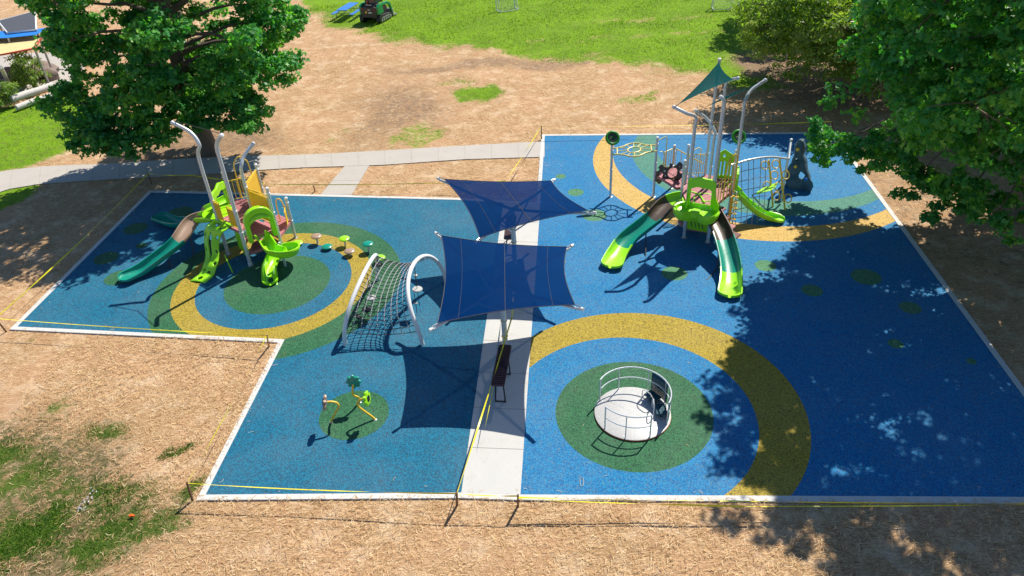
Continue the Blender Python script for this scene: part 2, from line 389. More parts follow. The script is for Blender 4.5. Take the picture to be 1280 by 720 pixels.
def cover(X, Y):
    nz = noise2(X, Y, .9, 3); n2 = noise2(X, Y, 2.4, 9)
    g = np.maximum(soft(X+nz*.6, Y+nz*.9, LAWN_FAR, 2.6), soft(X+nz*.4, Y+nz*.4, LAWN_L, 1.2))
    g = np.maximum(g, soft(X, Y, LAWN_L2, .8))
    g = np.maximum(g, ell(X+n2*.4, Y+n2*.4, 597, 116, 1.5, 1.3, .92)); g = np.maximum(g, ell(X+n2*.6, Y+n2*.5, 525, 168, 1.3, 1.9, .52))
    g = np.maximum(g, ell(X+n2*.6, Y+n2*.5, 800, 122, 1.2, .9, .5)); g = np.maximum(g, ell(X+n2*.6, Y+n2*.5, 575, 102, 1.1, .7, .5))
    g = np.maximum(g, ell(X+n2*.6, Y+n2*.5, 760, 72, 2.5, 1.0, .6)); g = np.maximum(g, ell(X+n2, Y+n2, 420, 172, .7, .7, .45))
    g = np.maximum(g, soft(X+n2*.5, Y+n2*.4, NEAR_G, 1.3)*np.clip(.58+.22*nz+.25*n2, 0, .85))
    for q in [(215, 650, .7, .4), (235, 615, .35, .35), (230, 555, .3, .3), (75, 505, .5, .3), (40, 425, .3, .15), (130, 540, .8, .4)]: g = np.maximum(g, ell(X+n2*.3, Y+n2*.3, q[0], q[1], q[2], q[3], .62))
    d = soft(X+nz*.5, Y+nz*.5, NEAR_D, 3.0)*.66
    d = np.maximum(d, ell(X+nz, Y+nz, 500, 135, 3.6, 6.0, .56, 1.4)); d = np.maximum(d, ell(X+nz, Y+nz, 690, 76, 14, 1.2, .55, .8))
    d = np.maximum(d, ell(X+nz, Y+nz, 260, 180, 5.0, 3.0, .62, 1)); d = np.maximum(d, ell(X+nz, Y+nz, 985, 75, 4.5, 3.6, .8)); d = np.maximum(d, ell(X+nz, Y+nz, 1060, 100, 6, 5, .7, 1))
    d = np.maximum(d, ell(X+nz, Y+nz, 1200, 250, 8, 9, .45, 1))
    # worn streaks inside the far lawn
    bare = ell(X+nz*2, Y+n2*.5, 820, 22, 9, .9, .75, 1); bare = np.maximum(bare, ell(X+nz*2, Y+n2*.6, 770, 44, 11, .8, .7, 1)); bare = np.maximum(bare, ell(X+nz*2, Y+n2*.6, 640, 60, 7, .6, .5, 1))
    g = g-bare*.62*np.clip(.6+n2, 0, 1)
    worn = ell(X+nz, Y+nz, 985, 75, 3.4, 3.0, .8); g = g-worn
    return np.clip(g, 0, 1), np.clip(np.maximum(d, bare*.6), 0, 1)
def terrain():
    fx = np.concatenate([[-900, -400, -200, -120, -80], np.arange(-56, 52, .28), [80, 120, 200, 400, 900]])
    fy = np.concatenate([[-300, -100, -30, 0], np.arange(6, 92, .28), [110, 150, 220, 400, 900]])
    X, Y = np.meshgrid(fx, fy); ny, nx = X.shape
    so_ = sdist(X, Y, OUT); ss = sdist(X, Y, SIDEWALK); sp = sdist(X, Y, SPUR)
    away = np.clip(-np.maximum(np.maximum(so_, ss), sp)-.35, 0, 1)
    Zc = -.035+.035*noise2(X, Y, 1.3, 5)*away
    g, d = cover(X, Y)
    me = bpy.data.meshes.new('ground'); V = np.stack([X, Y, Zc], -1).reshape(-1, 3)
    i = np.arange((ny-1)*(nx-1)); r = i//(nx-1); c = i % (nx-1); a = r*nx+c
    F = np.stack([a, a+1, a+nx+1, a+nx], -1)
    me.vertices.add(len(V)); me.vertices.foreach_set('co', V.ravel().astype(np.float32))
    me.loops.add(F.size); me.loops.foreach_set('vertex_index', F.ravel().astype(np.int32))
    me.polygons.add(len(F)); me.polygons.foreach_set('loop_start', (np.arange(len(F))*4).astype(np.int32)); me.update(calc_edges=True)
    ca = me.color_attributes.new('cover', 'FLOAT_COLOR', 'POINT')
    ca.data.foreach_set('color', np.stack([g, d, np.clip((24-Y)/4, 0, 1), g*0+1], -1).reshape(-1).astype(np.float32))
    me.shade_smooth(); me.materials.append(M['ground']); o = bpy.data.objects.new('ground', me); COL.objects.link(o); tag(o, 'dry straw covered ground with lawn patches around the rubber play surface', kind='structure')
terrain()
def slab(name, poly, z0, z1, mat, label=None):
    b = MB(); b.prism([V3(x, y, z0) for x, y in poly], (0, 0, z1-z0)); return b.build(name, mat, smooth=False, kind='structure', label=label)
b = MB(); b.prism([V3(x, y, -.1) for x, y in BLUE_L], (0, 0, .1)); b.prism([V3(x, y, -.1) for x, y in BLUE_R], (0, 0, .1))
b.build('rubber_surface', 'rubber', smooth=False, kind='structure', label='blue rubber safety surface with green and yellow rings')
def area2(p): return sum(p[i][0]*p[(i+1) % len(p)][1]-p[(i+1) % len(p)][0]*p[i][1] for i in range(len(p)))
def offset(poly, d):
    n = len(poly); out = []; sgn = 1 if area2(poly) > 0 else -1
    for i in range(n):
        p0 = Vector(poly[i-1]); p1 = Vector(poly[i]); p2 = Vector(poly[(i+1) % n]); e1 = (p1-p0).normalized(); e2 = (p2-p1).normalized()
        n1 = Vector((e1.y, -e1.x))*sgn; n2 = Vector((e2.y, -e2.x))*sgn; m_ = n1+n2
        m_ = m_/max(.3, m_.length_squared)*2; out.append(tuple(p1+m_*d))
    return out
def kerb():
    o = offset(OUT, .17); b = MB(); n = len(OUT)
    for i in range(n):
        j = (i+1) % n
        if i == 2: pass
        q = [OUT[i], OUT[j], o[j], o[i]]
        z = .014
        b.add([V3(x, y, z) for x, y in q]+[V3(x, y, -.12) for x, y in q], [(0, 1, 2, 3), (3, 2, 6, 7), (0, 4, 5, 1)])
    b.build('kerb', 'kerb_white', smooth=False, kind='structure', label='narrow white concrete kerb around the rubber surface')
kerb()
def lerp2(a, b, t): return (a[0]+(b[0]-a[0])*t, a[1]+(b[1]-a[1])*t)
def walk(name, A, B, n, mat, z, gap=.008):
    """slab made of panels between two edge lines A0-A1 and B0-B1 with open joints"""
    b = MB(); L = (Vector(A[1])-Vector(A[0])).length
    for k in range(n):
        t0 = k/n+gap/L; t1 = (k+1)/n-gap/L
        q = [lerp2(*A, t0), lerp2(*B, t0), lerp2(*B, t1), lerp2(*A, t1)]
        b.prism([V3(x, y, -.1) for x, y in q], (0, 0, .1+z))
    q = [A[0], B[0], B[1], A[1]]; b.prism([V3(x, y, -.12) for x, y in q], (0, 0, .11+z-.012))
    b.build(name, mat, smooth=False, kind='structure')
walk('path', (WALK[0], WALK[1]), (WALK[3], WALK[2]), 10, 'concrete_new', .008)
# rear sidewalk, panel by panel along its two edges
nA = SIDE_N; nB = SIDE_F[::-1]
def resample(p, n):
    p = [Vector(q) for q in p]; L = [0]
    for i in range(1, len(p)): L.append(L[-1]+(p[i]-p[i-1]).length)
    out = []
    for k in range(n+1):
        t = L[-1]*k/n; i = max(j for j in range(len(p)-1) if L[j] <= t+1e-9); f = (t-L[i])/(L[i+1]-L[i]); out.append(p[i].lerp(p[i+1], f))
    return out
A_ = resample(nA, 22); B_ = resample(nB, 22); b = MB()
for k in range(22):
    e = .006; q = [A_[k].lerp(A_[k+1], e), B_[k].lerp(B_[k+1], e), B_[k].lerp(B_[k+1], 1-e), A_[k].lerp(A_[k+1], 1-e)]
    b.prism([V3(x.x, x.y, -.1) for x in q], (0, 0, .104)); q = [A_[k], B_[k], B_[k+1], A_[k+1]]; b.prism([V3(x.x, x.y, -.12) for x in q], (0, 0, .11))
b.build('sidewalk', 'concrete_old', smooth=False, kind='structure', label='grey concrete sidewalk behind the playground')
walk('sidewalk_spur', (SPUR[0], SPUR[3]), (SPUR[1], SPUR[2]), 2, 'concrete_old', -.003)
tag(bpy.data.objects['sidewalk_spur'], 'short concrete spur from sidewalk to blue surface')

# ---- scattered straw and grass blades (countless, one object each)
def fast_mesh(name, Vv, Ff, nper, mat, tone=None, kind=None, label=None):
    me = bpy.data.meshes.new(name); me.vertices.add(len(Vv)); me.vertices.foreach_set('co', Vv.astype(np.float32).ravel())
    me.loops.add(Ff.size); me.loops.foreach_set('vertex_index', Ff.astype(np.int32).ravel())
    me.polygons.add(Ff.shape[0]); me.polygons.foreach_set('loop_start', (np.arange(Ff.shape[0])*nper).astype(np.int32)); me.update(calc_edges=True)
    if tone is not None:
        a = me.attributes.new('tone', 'FLOAT', 'POINT'); a.data.foreach_set('value', tone.astype(np.float32))
    me.materials.append(M[mat]); o = bpy.data.objects.new(name, me); return o
def scatter_pts(n, x0, x1, y0, y1):
    return RNG.uniform(x0, x1, n), RNG.uniform(y0, y1, n)
def outside(x, y, m=.0):
    return (sdist(x, y, OUT) < -.12-m) & (sdist(x, y, SIDEWALK) < -m) & (sdist(x, y, SPUR) < -m)
def straw():
    X = []; Y = []
    for n, a in [(60000, (-15, 13, 9, 20)), (26000, (-22, 24, 18, 32)), (34000, (-26, 26, 32, 52))]:
        x, y = scatter_pts(n, *a); X.append(x); Y.append(y)
    x = np.concatenate(X); y = np.concatenate(Y); g, d = cover(x, y)
    k = outside(x, y, -.03) & (g+.6*RNG.random(len(x)) < .75) & (d+RNG.random(len(x))*.9 < 1.15); x = x[k]; y = y[k]
    # a little litter blown over the edges and the rubber
    xe, ye = scatter_pts(9000, -17, 15, 11, 34); s = sdist(xe, ye, OUT); ke = (s > -.15) & (RNG.random(9000) < np.exp(-np.maximum(s, 0)/.25)*.35+.006); x = np.concatenate([x, xe[ke]]); y = np.concatenate([y, ye[ke]])
    n = len(x); L = RNG.uniform(.05, .19, n)*(1+.004*np.maximum(0, y-18)); wd = RNG.uniform(.004, .011, n)*(1+.03*np.maximum(0, y-14)); an = RNG.uniform(0, math.pi*2, n)
    dx = np.cos(an); dy = np.sin(an); z0 = RNG.uniform(.0, .03, n); z1 = z0+RNG.uniform(-.01, .045, n); inside = sdist(x, y, OUT) > -.2
    z0 = np.where(inside, .018, z0-.02); z1 = np.where(inside, .024, z1-.02)
    bend = RNG.uniform(-.25, .25, n)*L
    c = np.stack([x, y, (z0+z1)/2+RNG.uniform(0, .012, n)], -1); c[:, 0] += -dy*bend; c[:, 1] += dx*bend
    a = np.stack([x-dx*L/2, y-dy*L/2, z0], -1); e = np.stack([x+dx*L/2, y+dy*L/2, z1], -1); nn = np.stack([-dy*wd/2, dx*wd/2, 0*dx], -1)
    V = np.stack([a-nn, a+nn, c+nn, c-nn, e+nn, e-nn], 1).reshape(-1, 3); b0 = (np.arange(n)*6)[:, None]
    Ff = np.concatenate([b0+np.array([0, 1, 2, 3]), b0+np.array([3, 2, 4, 5])], 0)
    tone = np.repeat(np.clip(RNG.normal(.55, .25, n), 0, 1), 6)
    o = fast_mesh('straw', V, Ff, 4, 'straw', tone); COL.objects.link(o); tag(o, 'loose dry straw lying over the bare ground', 'straw', kind='stuff')
straw()
def blades():
    X = []; Y = []; H = []
    for n, a, h in [(120000, (-15, -6, 9, 16.5), .09), (26000, (-48, -14, 32, 52), .12), (60000, (-16, 24, 38, 64), .12), (4000, (-10, 0, 10, 42), .1)]:
        x, y = scatter_pts(n, *a); X.append(x); Y.append(y); H.append(np.full(n, h))
    x = np.concatenate(X); y = np.concatenate(Y); H = np.concatenate(H); g, d = cover(x, y); k = outside(x, y, .02) & (g > np.where(y < 24, .12, .32)+np.where(y < 24, .62, .36)*RNG.random(len(x))); x = x[k]; y = y[k]; H = H[k]; g = g[k]
    n = len(x); an = RNG.uniform(0, 6.28, n); h = H*RNG.uniform(.35, 1.0, n)*(1+.004*y); wd = RNG.uniform(.006, .012, n)*(1+.035*np.maximum(0, y-14)); ln = h*RNG.uniform(.2, 1.1, n); la = RNG.uniform(0, 6.28, n)
    base = np.stack([x, y, np.full(n, -.05)], -1); s = np.stack([np.cos(an)*wd, np.sin(an)*wd, 0*wd], -1)
    tip = base+np.stack([np.cos(la)*ln, np.sin(la)*ln, h], -1)
    V = np.stack([base-s, base+s, tip], 1).reshape(-1, 3); Ff = (np.arange(n)*3)[:, None]+np.arange(3)
    tone = np.repeat(np.clip(RNG.normal(.5, .25, n)+.25*(y > 30)-.35*(y < 20), 0, 1), 3)
    o = fast_mesh('grass', V, Ff, 3, 'blade_green', tone); COL.objects.link(o); tag(o, 'short green grass growing in the lawn and in patches of the straw', 'grass', kind='stuff')
blades()
# ================================================================== TREES
def leaf_shape(kind):
    if kind == 'maple': return np.array([(0, -.5), (.62, -.3), (.22, .02), (.46, .5), (.0, .78), (-.46, .5), (-.22, .02), (-.62, -.3)])*1.0
    return np.array([(0, -.6), (.2, -.15), (.17, .3), (0, .65), (-.17, .3), (-.2, -.15)])
def make_leaves(centres, radii, per, size, kind, flat=.55, seed=1, tone_c=None, droop=0):
    r = np.random.default_rng(seed); sh = leaf_shape(kind); K = len(sh)
    c = np.repeat(centres, per, 0); R = np.repeat(radii, per); n = len(c)
    off = r.normal(size=(n, 3)); off /= np.linalg.norm(off, axis=1)[:, None]; off *= (R*r.random(n)**.45)[:, None]; off[:, 2] *= flat
    off[:, 2] -= droop*np.hypot(off[:, 0], off[:, 1])
    p = c+off
    nrm = off/np.maximum(R[:, None], .01)*.7+np.array([0, 0, .6])+r.normal(size=(n, 3))*.62; nrm /= np.linalg.norm(nrm, axis=1)[:, None]
    t = np.cross(nrm, r.normal(size=(n, 3))); t /= np.linalg.norm(t, axis=1)[:, None]; bt = np.cross(nrm, t)
    s = size*r.uniform(.65, 1.25, n)
    V = p[:, None, :]+(t[:, None, :]*sh[None, :, :1]+bt[:, None, :]*sh[None, :, 1:2])*s[:, None, None]
    curl = (np.abs(sh[:, 0])*.35+np.maximum(sh[:, 1], 0)*-.25)[None, :, None]*nrm[:, None, :]*s[:, None, None]; V = V+curl
    tc = np.repeat(tone_c if tone_c is not None else r.random(len(centres)), per)
    tone = np.clip(.5*tc+.5*r.random(n), 0, 1)
    F = (np.arange(n)*K)[:, None]+np.arange(K)
    return V.reshape(-1, 3), F, K, np.repeat(tone, K)
def branch_path(a, b, sag, seed):
    r = random.Random(seed); a = Vector(a); b = Vector(b); L = (b-a).length; pts = []
    for i in range(7):
        t = i/6; p = a.lerp(b, t); p.z += sag*L*math.sin(t*math.pi); p += Vector((r.uniform(-1, 1), r.uniform(-1, 1), r.uniform(-.5, .5)))*.04*L*math.sin(t*math.pi); pts.append(p)
    return pts
def tree(name, base, height, lobes, label, cat='tree', group=None, trunk_r=.3, leafmat_='leaf_dark', bark='bark', leaf=.17, cl_per=28, dens=7.0, kind='maple', seed=1, cl_r=.5, fork=.28, flat=.55, extra=(), droop=0, upper=.25, thin=.8):
    """lobes: (x, y, z, rx, rz) foliage masses in world metres; clusters of leaves sit on and in each"""
    base = Vector(base); r = np.random.default_rng(seed); rr = random.Random(seed)
    root = empty(name, base, label, cat, group)
    forkp = base+Vector((rr.uniform(-.3, .3), rr.uniform(-.3, .3), height*fork)); topp = base+Vector((0, 0, height*.8))
    b = MB(); b.tube([base+Vector((0, 0, -.15)), base+Vector((0, 0, .12)), base.lerp(forkp, .35), forkp], [trunk_r*1.5, trunk_r*1.15, trunk_r*.95, trunk_r*.85], 12)
    cx = sum(l[0] for l in lobes)/len(lobes); cy = sum(l[1] for l in lobes)/len(lobes); axis_top = Vector(((base.x+cx)/2, (base.y+cy)/2, height*.82))
    b.tube([forkp+Vector((0, 0, -.1)), forkp.lerp(axis_top, .5), axis_top], [trunk_r*.85, trunk_r*.5, trunk_r*.12], 9)
    C = []; R = []; T = []
    for li, (x, y, z, rx, rz) in enumerate(lobes):
        lc = Vector((x, y, z)); t = min(.95, max(0, (z-forkp.z)/(axis_top.z-forkp.z)*.75)); s0 = forkp.lerp(axis_top, t)
        pth = branch_path(s0, lc, .06, seed*100+li); r0 = trunk_r*.30*(1-t*.5)
        b.tube(pth, r0, 7, r2=.03)
        n = int(dens*rx*rx*4*math.pi/3.2*(thin if z > 9.3 else 1)); tl = rr.random()
        for k in range(n):
            d = r.normal(size=3); d /= np.linalg.norm(d)
            if d[2] < -.35 and r.random() < upper: d[2] *= -1
            q = r.random()**.33
            q = .45+.55*q if r.random() < .85 else q
            lump = 1+.24*math.sin(3.1*d[0]+5*d[1]+li)*math.cos(4*d[2]+2*d[0]+li*2)
            p = np.array([x, y, z])+d*np.array([rx, rx, rz])*q*lump
            if p[2] < 1.1: continue
            C.append(p); R.append(cl_r*r.uniform(.65, 1.35)); T.append(np.clip(.45*tl+.55*r.random(), 0, 1))
            if k % 6 == 0: b.tube([lc.lerp(pth[-2], r.random()*.5), lc.lerp(Vector(p), .55)+Vector((0, 0, .1)), Vector(p)], [.035, .02, .006], 4, cap=False)
    for p in extra:
        for j in range(p[4]):
            q = np.array(p[:3])+r.normal(size=3)*np.array([p[3], p[3], p[3]*.5]); C.append(q); R.append(cl_r*.8); T.append(r.random())
        b.tube(branch_path(forkp, Vector(p[:3]), .12, seed*7+int(p[0]*10)), trunk_r*.2, 5, r2=.015)
    b.build('trunk', bark, root)
    C = np.array(C); R = np.array(R); T = np.array(T)
    d2 = ((C[:, None, :]-C[None, :, :])**2).sum(-1); near = (d2 < 1.0).sum(1) > 5; C = C[near]; R = R[near]; T = T[near]; del d2
    V, F, K, tone = make_leaves(C, np.array(R), cl_per, leaf, kind, seed=seed, tone_c=np.array(T), flat=flat, droop=droop)
    V = V-np.array(base)
    o = fast_mesh('crown', V, F, K, leafmat_, tone); COL.objects.link(o); o.parent = root
    return root, len(F)
def lobes_ellipsoid(c, R, Rz, n, lr, seed, zmin=2.0, squash=.75, keep=None):
    r = random.Random(seed); out = []
    for i in range(n):
        # fibonacci directions
        k = i+.5; ph = math.acos(1-2*k/n); th = math.pi*(1+5**.5)*k+r.uniform(-.3, .3)
        d = (math.cos(th)*math.sin(ph), math.sin(th)*math.sin(ph), math.cos(ph)); q = r.uniform(.62, .92); s = lr*r.uniform(.75, 1.25)
        p = (c[0]+d[0]*R*q, c[1]+d[1]*R*q, c[2]+d[2]*Rz*q)
        if p[2]-s*squash < zmin-.6: p = (p[0], p[1], zmin-.6+s*squash)
        if keep and not keep(p): continue
        out.append((*p, s, s*squash))
    out.append((c[0], c[1], c[2], R*.3, Rz*.3))
    return out
NL = []
def proj(p):
    d = np.array(p[:3])-np.array([0, 0, CAM_H]); k = float(d @ _fw); return 640+F_PX*float(d @ _rt)/k, 360-F_PX*float(d @ _up)/k
lt = W(262, 190)
lob = lobes_ellipsoid((lt.x+.6, lt.y-1.3, 7.3), 5.5, 5.8, 44, 1.3, 4, zmin=2.3)+[(-18.0, 31.6, 2.7, 1.4, .8), (-16.6, 31.2, 2.6, 1.3, .8), (-15.2, 31.8, 2.8, 1.3, .8), (-19.3, 33.4, 3.4, 1.4, .9), (-12.0, 32.6, 3.2, 1.3, .8), (-10.4, 33.6, 4.4, 1.3, .8)]
t_, n_ = tree('maple_tree', (lt.x, lt.y, 0), 13.5, lob, 'dense dark green broadleaf tree standing behind the grey sidewalk', trunk_r=.42, seed=4, cl_per=42, dens=5.2, leaf=.16, cl_r=.44); NL.append(n_)
lob = lobes_ellipsoid((17.7, 21.8, 9.0), 8.4, 6.2, 72, 1.75, 11, zmin=3.4, keep=lambda p: proj(p)[0] > 1105-.4*max(0, proj(p)[1]) or proj(p)[1] < -60 or p[2] > 13)
t_, n_ = tree('maple_tree', (20.0, 25.0, 0), 16, lob, 'large overhanging broadleaf tree that shades the blue rubber surface', trunk_r=.55, seed=11, cl_per=46, dens=4.2, leaf=.14, cl_r=.42,
     extra=[(12.5, 27.1, 2.2, .35, 7), (13.1, 27.2, 2.5, .6, 16), (13.9, 26.2, 2.8, .7, 20), (14.3, 25.0, 2.8, .8, 26), (14.2, 23.0, 3.0, .8, 24), (14.6, 21.0, 2.9, .8, 24), (15.0, 19.8, 3.0, .7, 18)]); NL.append(n_)
# olive toned trees behind the big one
lob = lobes_ellipsoid((18.6, 39.0, 3.7), 5.9, 3.0, 44, 1.35, 21, zmin=1.4)
t_, n_ = tree('locust_tree', (18.8, 39.5, 0), 6.8, lob, 'pale olive fine leaved tree at the edge of the far lawn', trunk_r=.26, seed=21, cl_per=30, dens=6.5, leaf=.2, kind='slim', leafmat_='leaf_olive', flat=.4, droop=.25); NL.append(n_)
lob = lobes_ellipsoid((25.5, 33.5, 5.0), 5.4, 4.2, 30, 1.7, 31, zmin=1.6)
t_, n_ = tree('maple_tree', (26.0, 34.0, 0), 11, lob, 'bright green leafy tree behind the large overhanging tree', trunk_r=.3, seed=31, cl_per=24, dens=5, leaf=.22, leafmat_='leaf_mid'); NL.append(n_)
lob = lobes_ellipsoid((21.5, 53, 5.5), 4.3, 4.6, 16, 1.8, 41, zmin=1.8)
t_, n_ = tree('pine_tree', (22, 53.5, 0), 11, lob, 'dark drooping conifer at the top edge beside the far lawn', trunk_r=.3, seed=41, cl_per=26, dens=5.5, leaf=.26, kind='slim', leafmat_='leaf_dark', droop=.5, flat=.3); NL.append(n_)
print('LEAVES', NL)
# ================================================================== SHADE SAILS
def shade_sail(label, corners, base, hub_z, sag=.12):
    """corners: four tips in order round the cloth"""
    c = [Vector(p) for p in corners]; root = empty('shade_sail', base, label, 'shade sail', 'blue shade sails over the central path')
    base = Vector(base); mid = sum(c, Vector())/4
    # cloth: doubly curved sheet with scalloped edges
    N = 26; b = MB(); vs = []; inner = [mid.lerp(p, .93) for p in c]
    for i in range(N+1):
        for j in range(N+1):
            u, v = i/N, j/N
            p = inner[0]*(1-u)*(1-v)+inner[1]*u*(1-v)+inner[2]*u*v+inner[3]*(1-u)*v
            pull = lambda a, bb: math.sin(math.pi*bb)*(2*abs(a-.5))**2.2
            au = pull(u, v); av = pull(v, u)
            p = p+(mid-p)*(.0)
            ex = (u-.5); ey = (v-.5)
            tow = (inner[0]+inner[3]-inner[1]-inner[2])*.5
            tow2 = (inner[0]+inner[1]-inner[2]-inner[3])*.5
            p = p+tow*(.045*au*(1 if u > .5 else -1))+tow2*(.045*av*(1 if v > .5 else -1))
            wr = .012*math.sin(u*19+v*7)*math.sin(v*13-u*5)*(u*(1-u)*v*(1-v)*16); p.z += wr
            vs.append(p)
    b.add(vs, [(i*(N+1)+j, (i+1)*(N+1)+j, (i+1)*(N+1)+j+1, i*(N+1)+j+1) for i in range(N) for j in range(N)])
    clothp = b.build('canopy', 'cloth_blue', root, label='navy blue knitted shade cloth')
    gp = lambda i, j: vs[i*(N+1)+j]+Vector((0, 0, .004))
    hem = [gp(i, 0) for i in range(N+1)]+[gp(N, j) for j in range(1, N+1)]+[gp(i, N) for i in range(N-1, -1, -1)]+[gp(0, j) for j in range(N-1, 0, -1)]
    MB().tube(hem, .012, 5, closed=True).build('hem', 'slate', clothp)
    MB().tube([gp(N//2, j)+Vector((0, 0, .006)) for j in range(N+1)], .007, 4).build('seam', 'slate', clothp)
    for q in (N//6, N-N//6): MB().tube([gp(q, j)+Vector((0, 0, .005)) for j in range(N+1)], .004, 4).build('seam', 'slate', clothp)
    top = Vector((base.x, base.y, hub_z))
    pole = MB(); pole.tube([base+Z*-.1, top], .085, 14)
    pole.build('pole', 'silver_paint', root)
    MB().lathe(base, [(.17, 0), (.17, .018), (.10, .02), (.10, .06)], 16).build('base_plate', 'grey_metal', root)
    zb = hub_z*.62
    for p in c:
        d = p-top; tip = p-Z*.05
        arm = MB().tube([top+Z*-.04, top.lerp(tip, .5)-Z*.09, tip-Z*.03], [.055, .05, .042], 10).build('arm', 'silver_paint', root)
        MB().tube([Vector((base.x, base.y, zb)), top.lerp(tip, .42)-Z*.03], .028, 8).build('brace', 'silver_paint', arm)
        e = MB(); e.tube([tip+d.normalized()*-.02, tip+d.normalized()*.10], .05, 10); e.build('end_cap', 'white_paint', arm)
        inn = mid.lerp(p, .93)
        MB().tube([tip+Z*.07, inn], .014, 6).tube([tip-d.normalized()*.05+Z*.04, inn+Vector((.05, 0, 0))], .008, 5).build('turnbuckle', 'grey_metal', arm)
    for z in (.55, 1.15): MB().torus(base+Z*z, .092, .014, n=18).build('clamp_band', 'yellow_paint', root)
    return root
shade_sail('front blue shade sail in full sun, nearest the bench, four arms on one post', [W(540, 409, 2.43), W(726, 384, 3.05), W(714, 306, 2.38), W(546, 291, 2.98)], tuple(W(632, 437)), 2.5)
shade_sail('rear blue shade sail partly hidden behind the brighter front one', [W(596, 301, 2.3), W(742, 264, 3.08), W(692, 224, 2.38), W(549, 222, 3.05)], (.155, 23.0, 0), 2.5)

# ---- benches of dark perforated mesh
def bench(label, a, b_, ht=.45):
    a = Vector(a); b_ = Vector(b_); root = empty('bench', (a+b_)/2, label, 'bench', 'backless benches on the concrete path'); d = (b_-a).normalized(); y = Z.cross(d); L = (b_-a).length
    q = MB(); R = Matrix((d, y, Z)).transposed(); wd = .36; c = (a+b_)/2+Z*ht
    # perforated seat: frame and slats
    n = 22; q.box(c-Z*.016, (L-.04, wd-.03, .006), R=R)
    for i in range(n): q.box(c+d*(-L/2+.05+(L-.1)*i/(n-1)), (.045, wd-.05, .018), R=R)
    for s in (-.12, -.04, .04, .12): q.box(c+y*s+Z*-.012, (L-.06, .03, .012), R=R)
    q.build('seat', 'bench_mesh', root, smooth=False)
    rim = []; r = .06
    for sx, sy, a0 in ((1, 1, 0), (-1, 1, 90), (-1, -1, 180), (1, -1, 270)):
        for k in range(5):
            t = math.radians(a0+k*22.5); rim.append(c+d*(sx*(L/2-r)+r*math.cos(t))+y*(sy*(wd/2-r)+r*math.sin(t)))
    MB().tube(rim, .02, 8, closed=True).build('seat_rim', 'bench_mesh', root)
    for s in (-1, 1):
        f = c+d*s*(L/2-.3); g_ = Vector((f.x, f.y, 0))
        MB().tube([g_+y*.14+Z*0, g_+y*.13+Z*.3, f+y*.10-Z*.02], .022, 8).tube([g_-y*.14, g_-y*.13+Z*.3, f-y*.10-Z*.02], .022, 8).tube([g_+y*.14+Z*.03, g_-y*.14+Z*.03], .02, 8).build('leg', 'black_plastic', root)
    return root
bench('dark maroon mesh bench on the path in the shade of the front sail', W(623, 497, .45), W(632.5, 446, .45))
bench('dark bench beside the post of the rear sail, mostly hidden by the cloth', W(637, 312, .45), W(640, 282, .45))

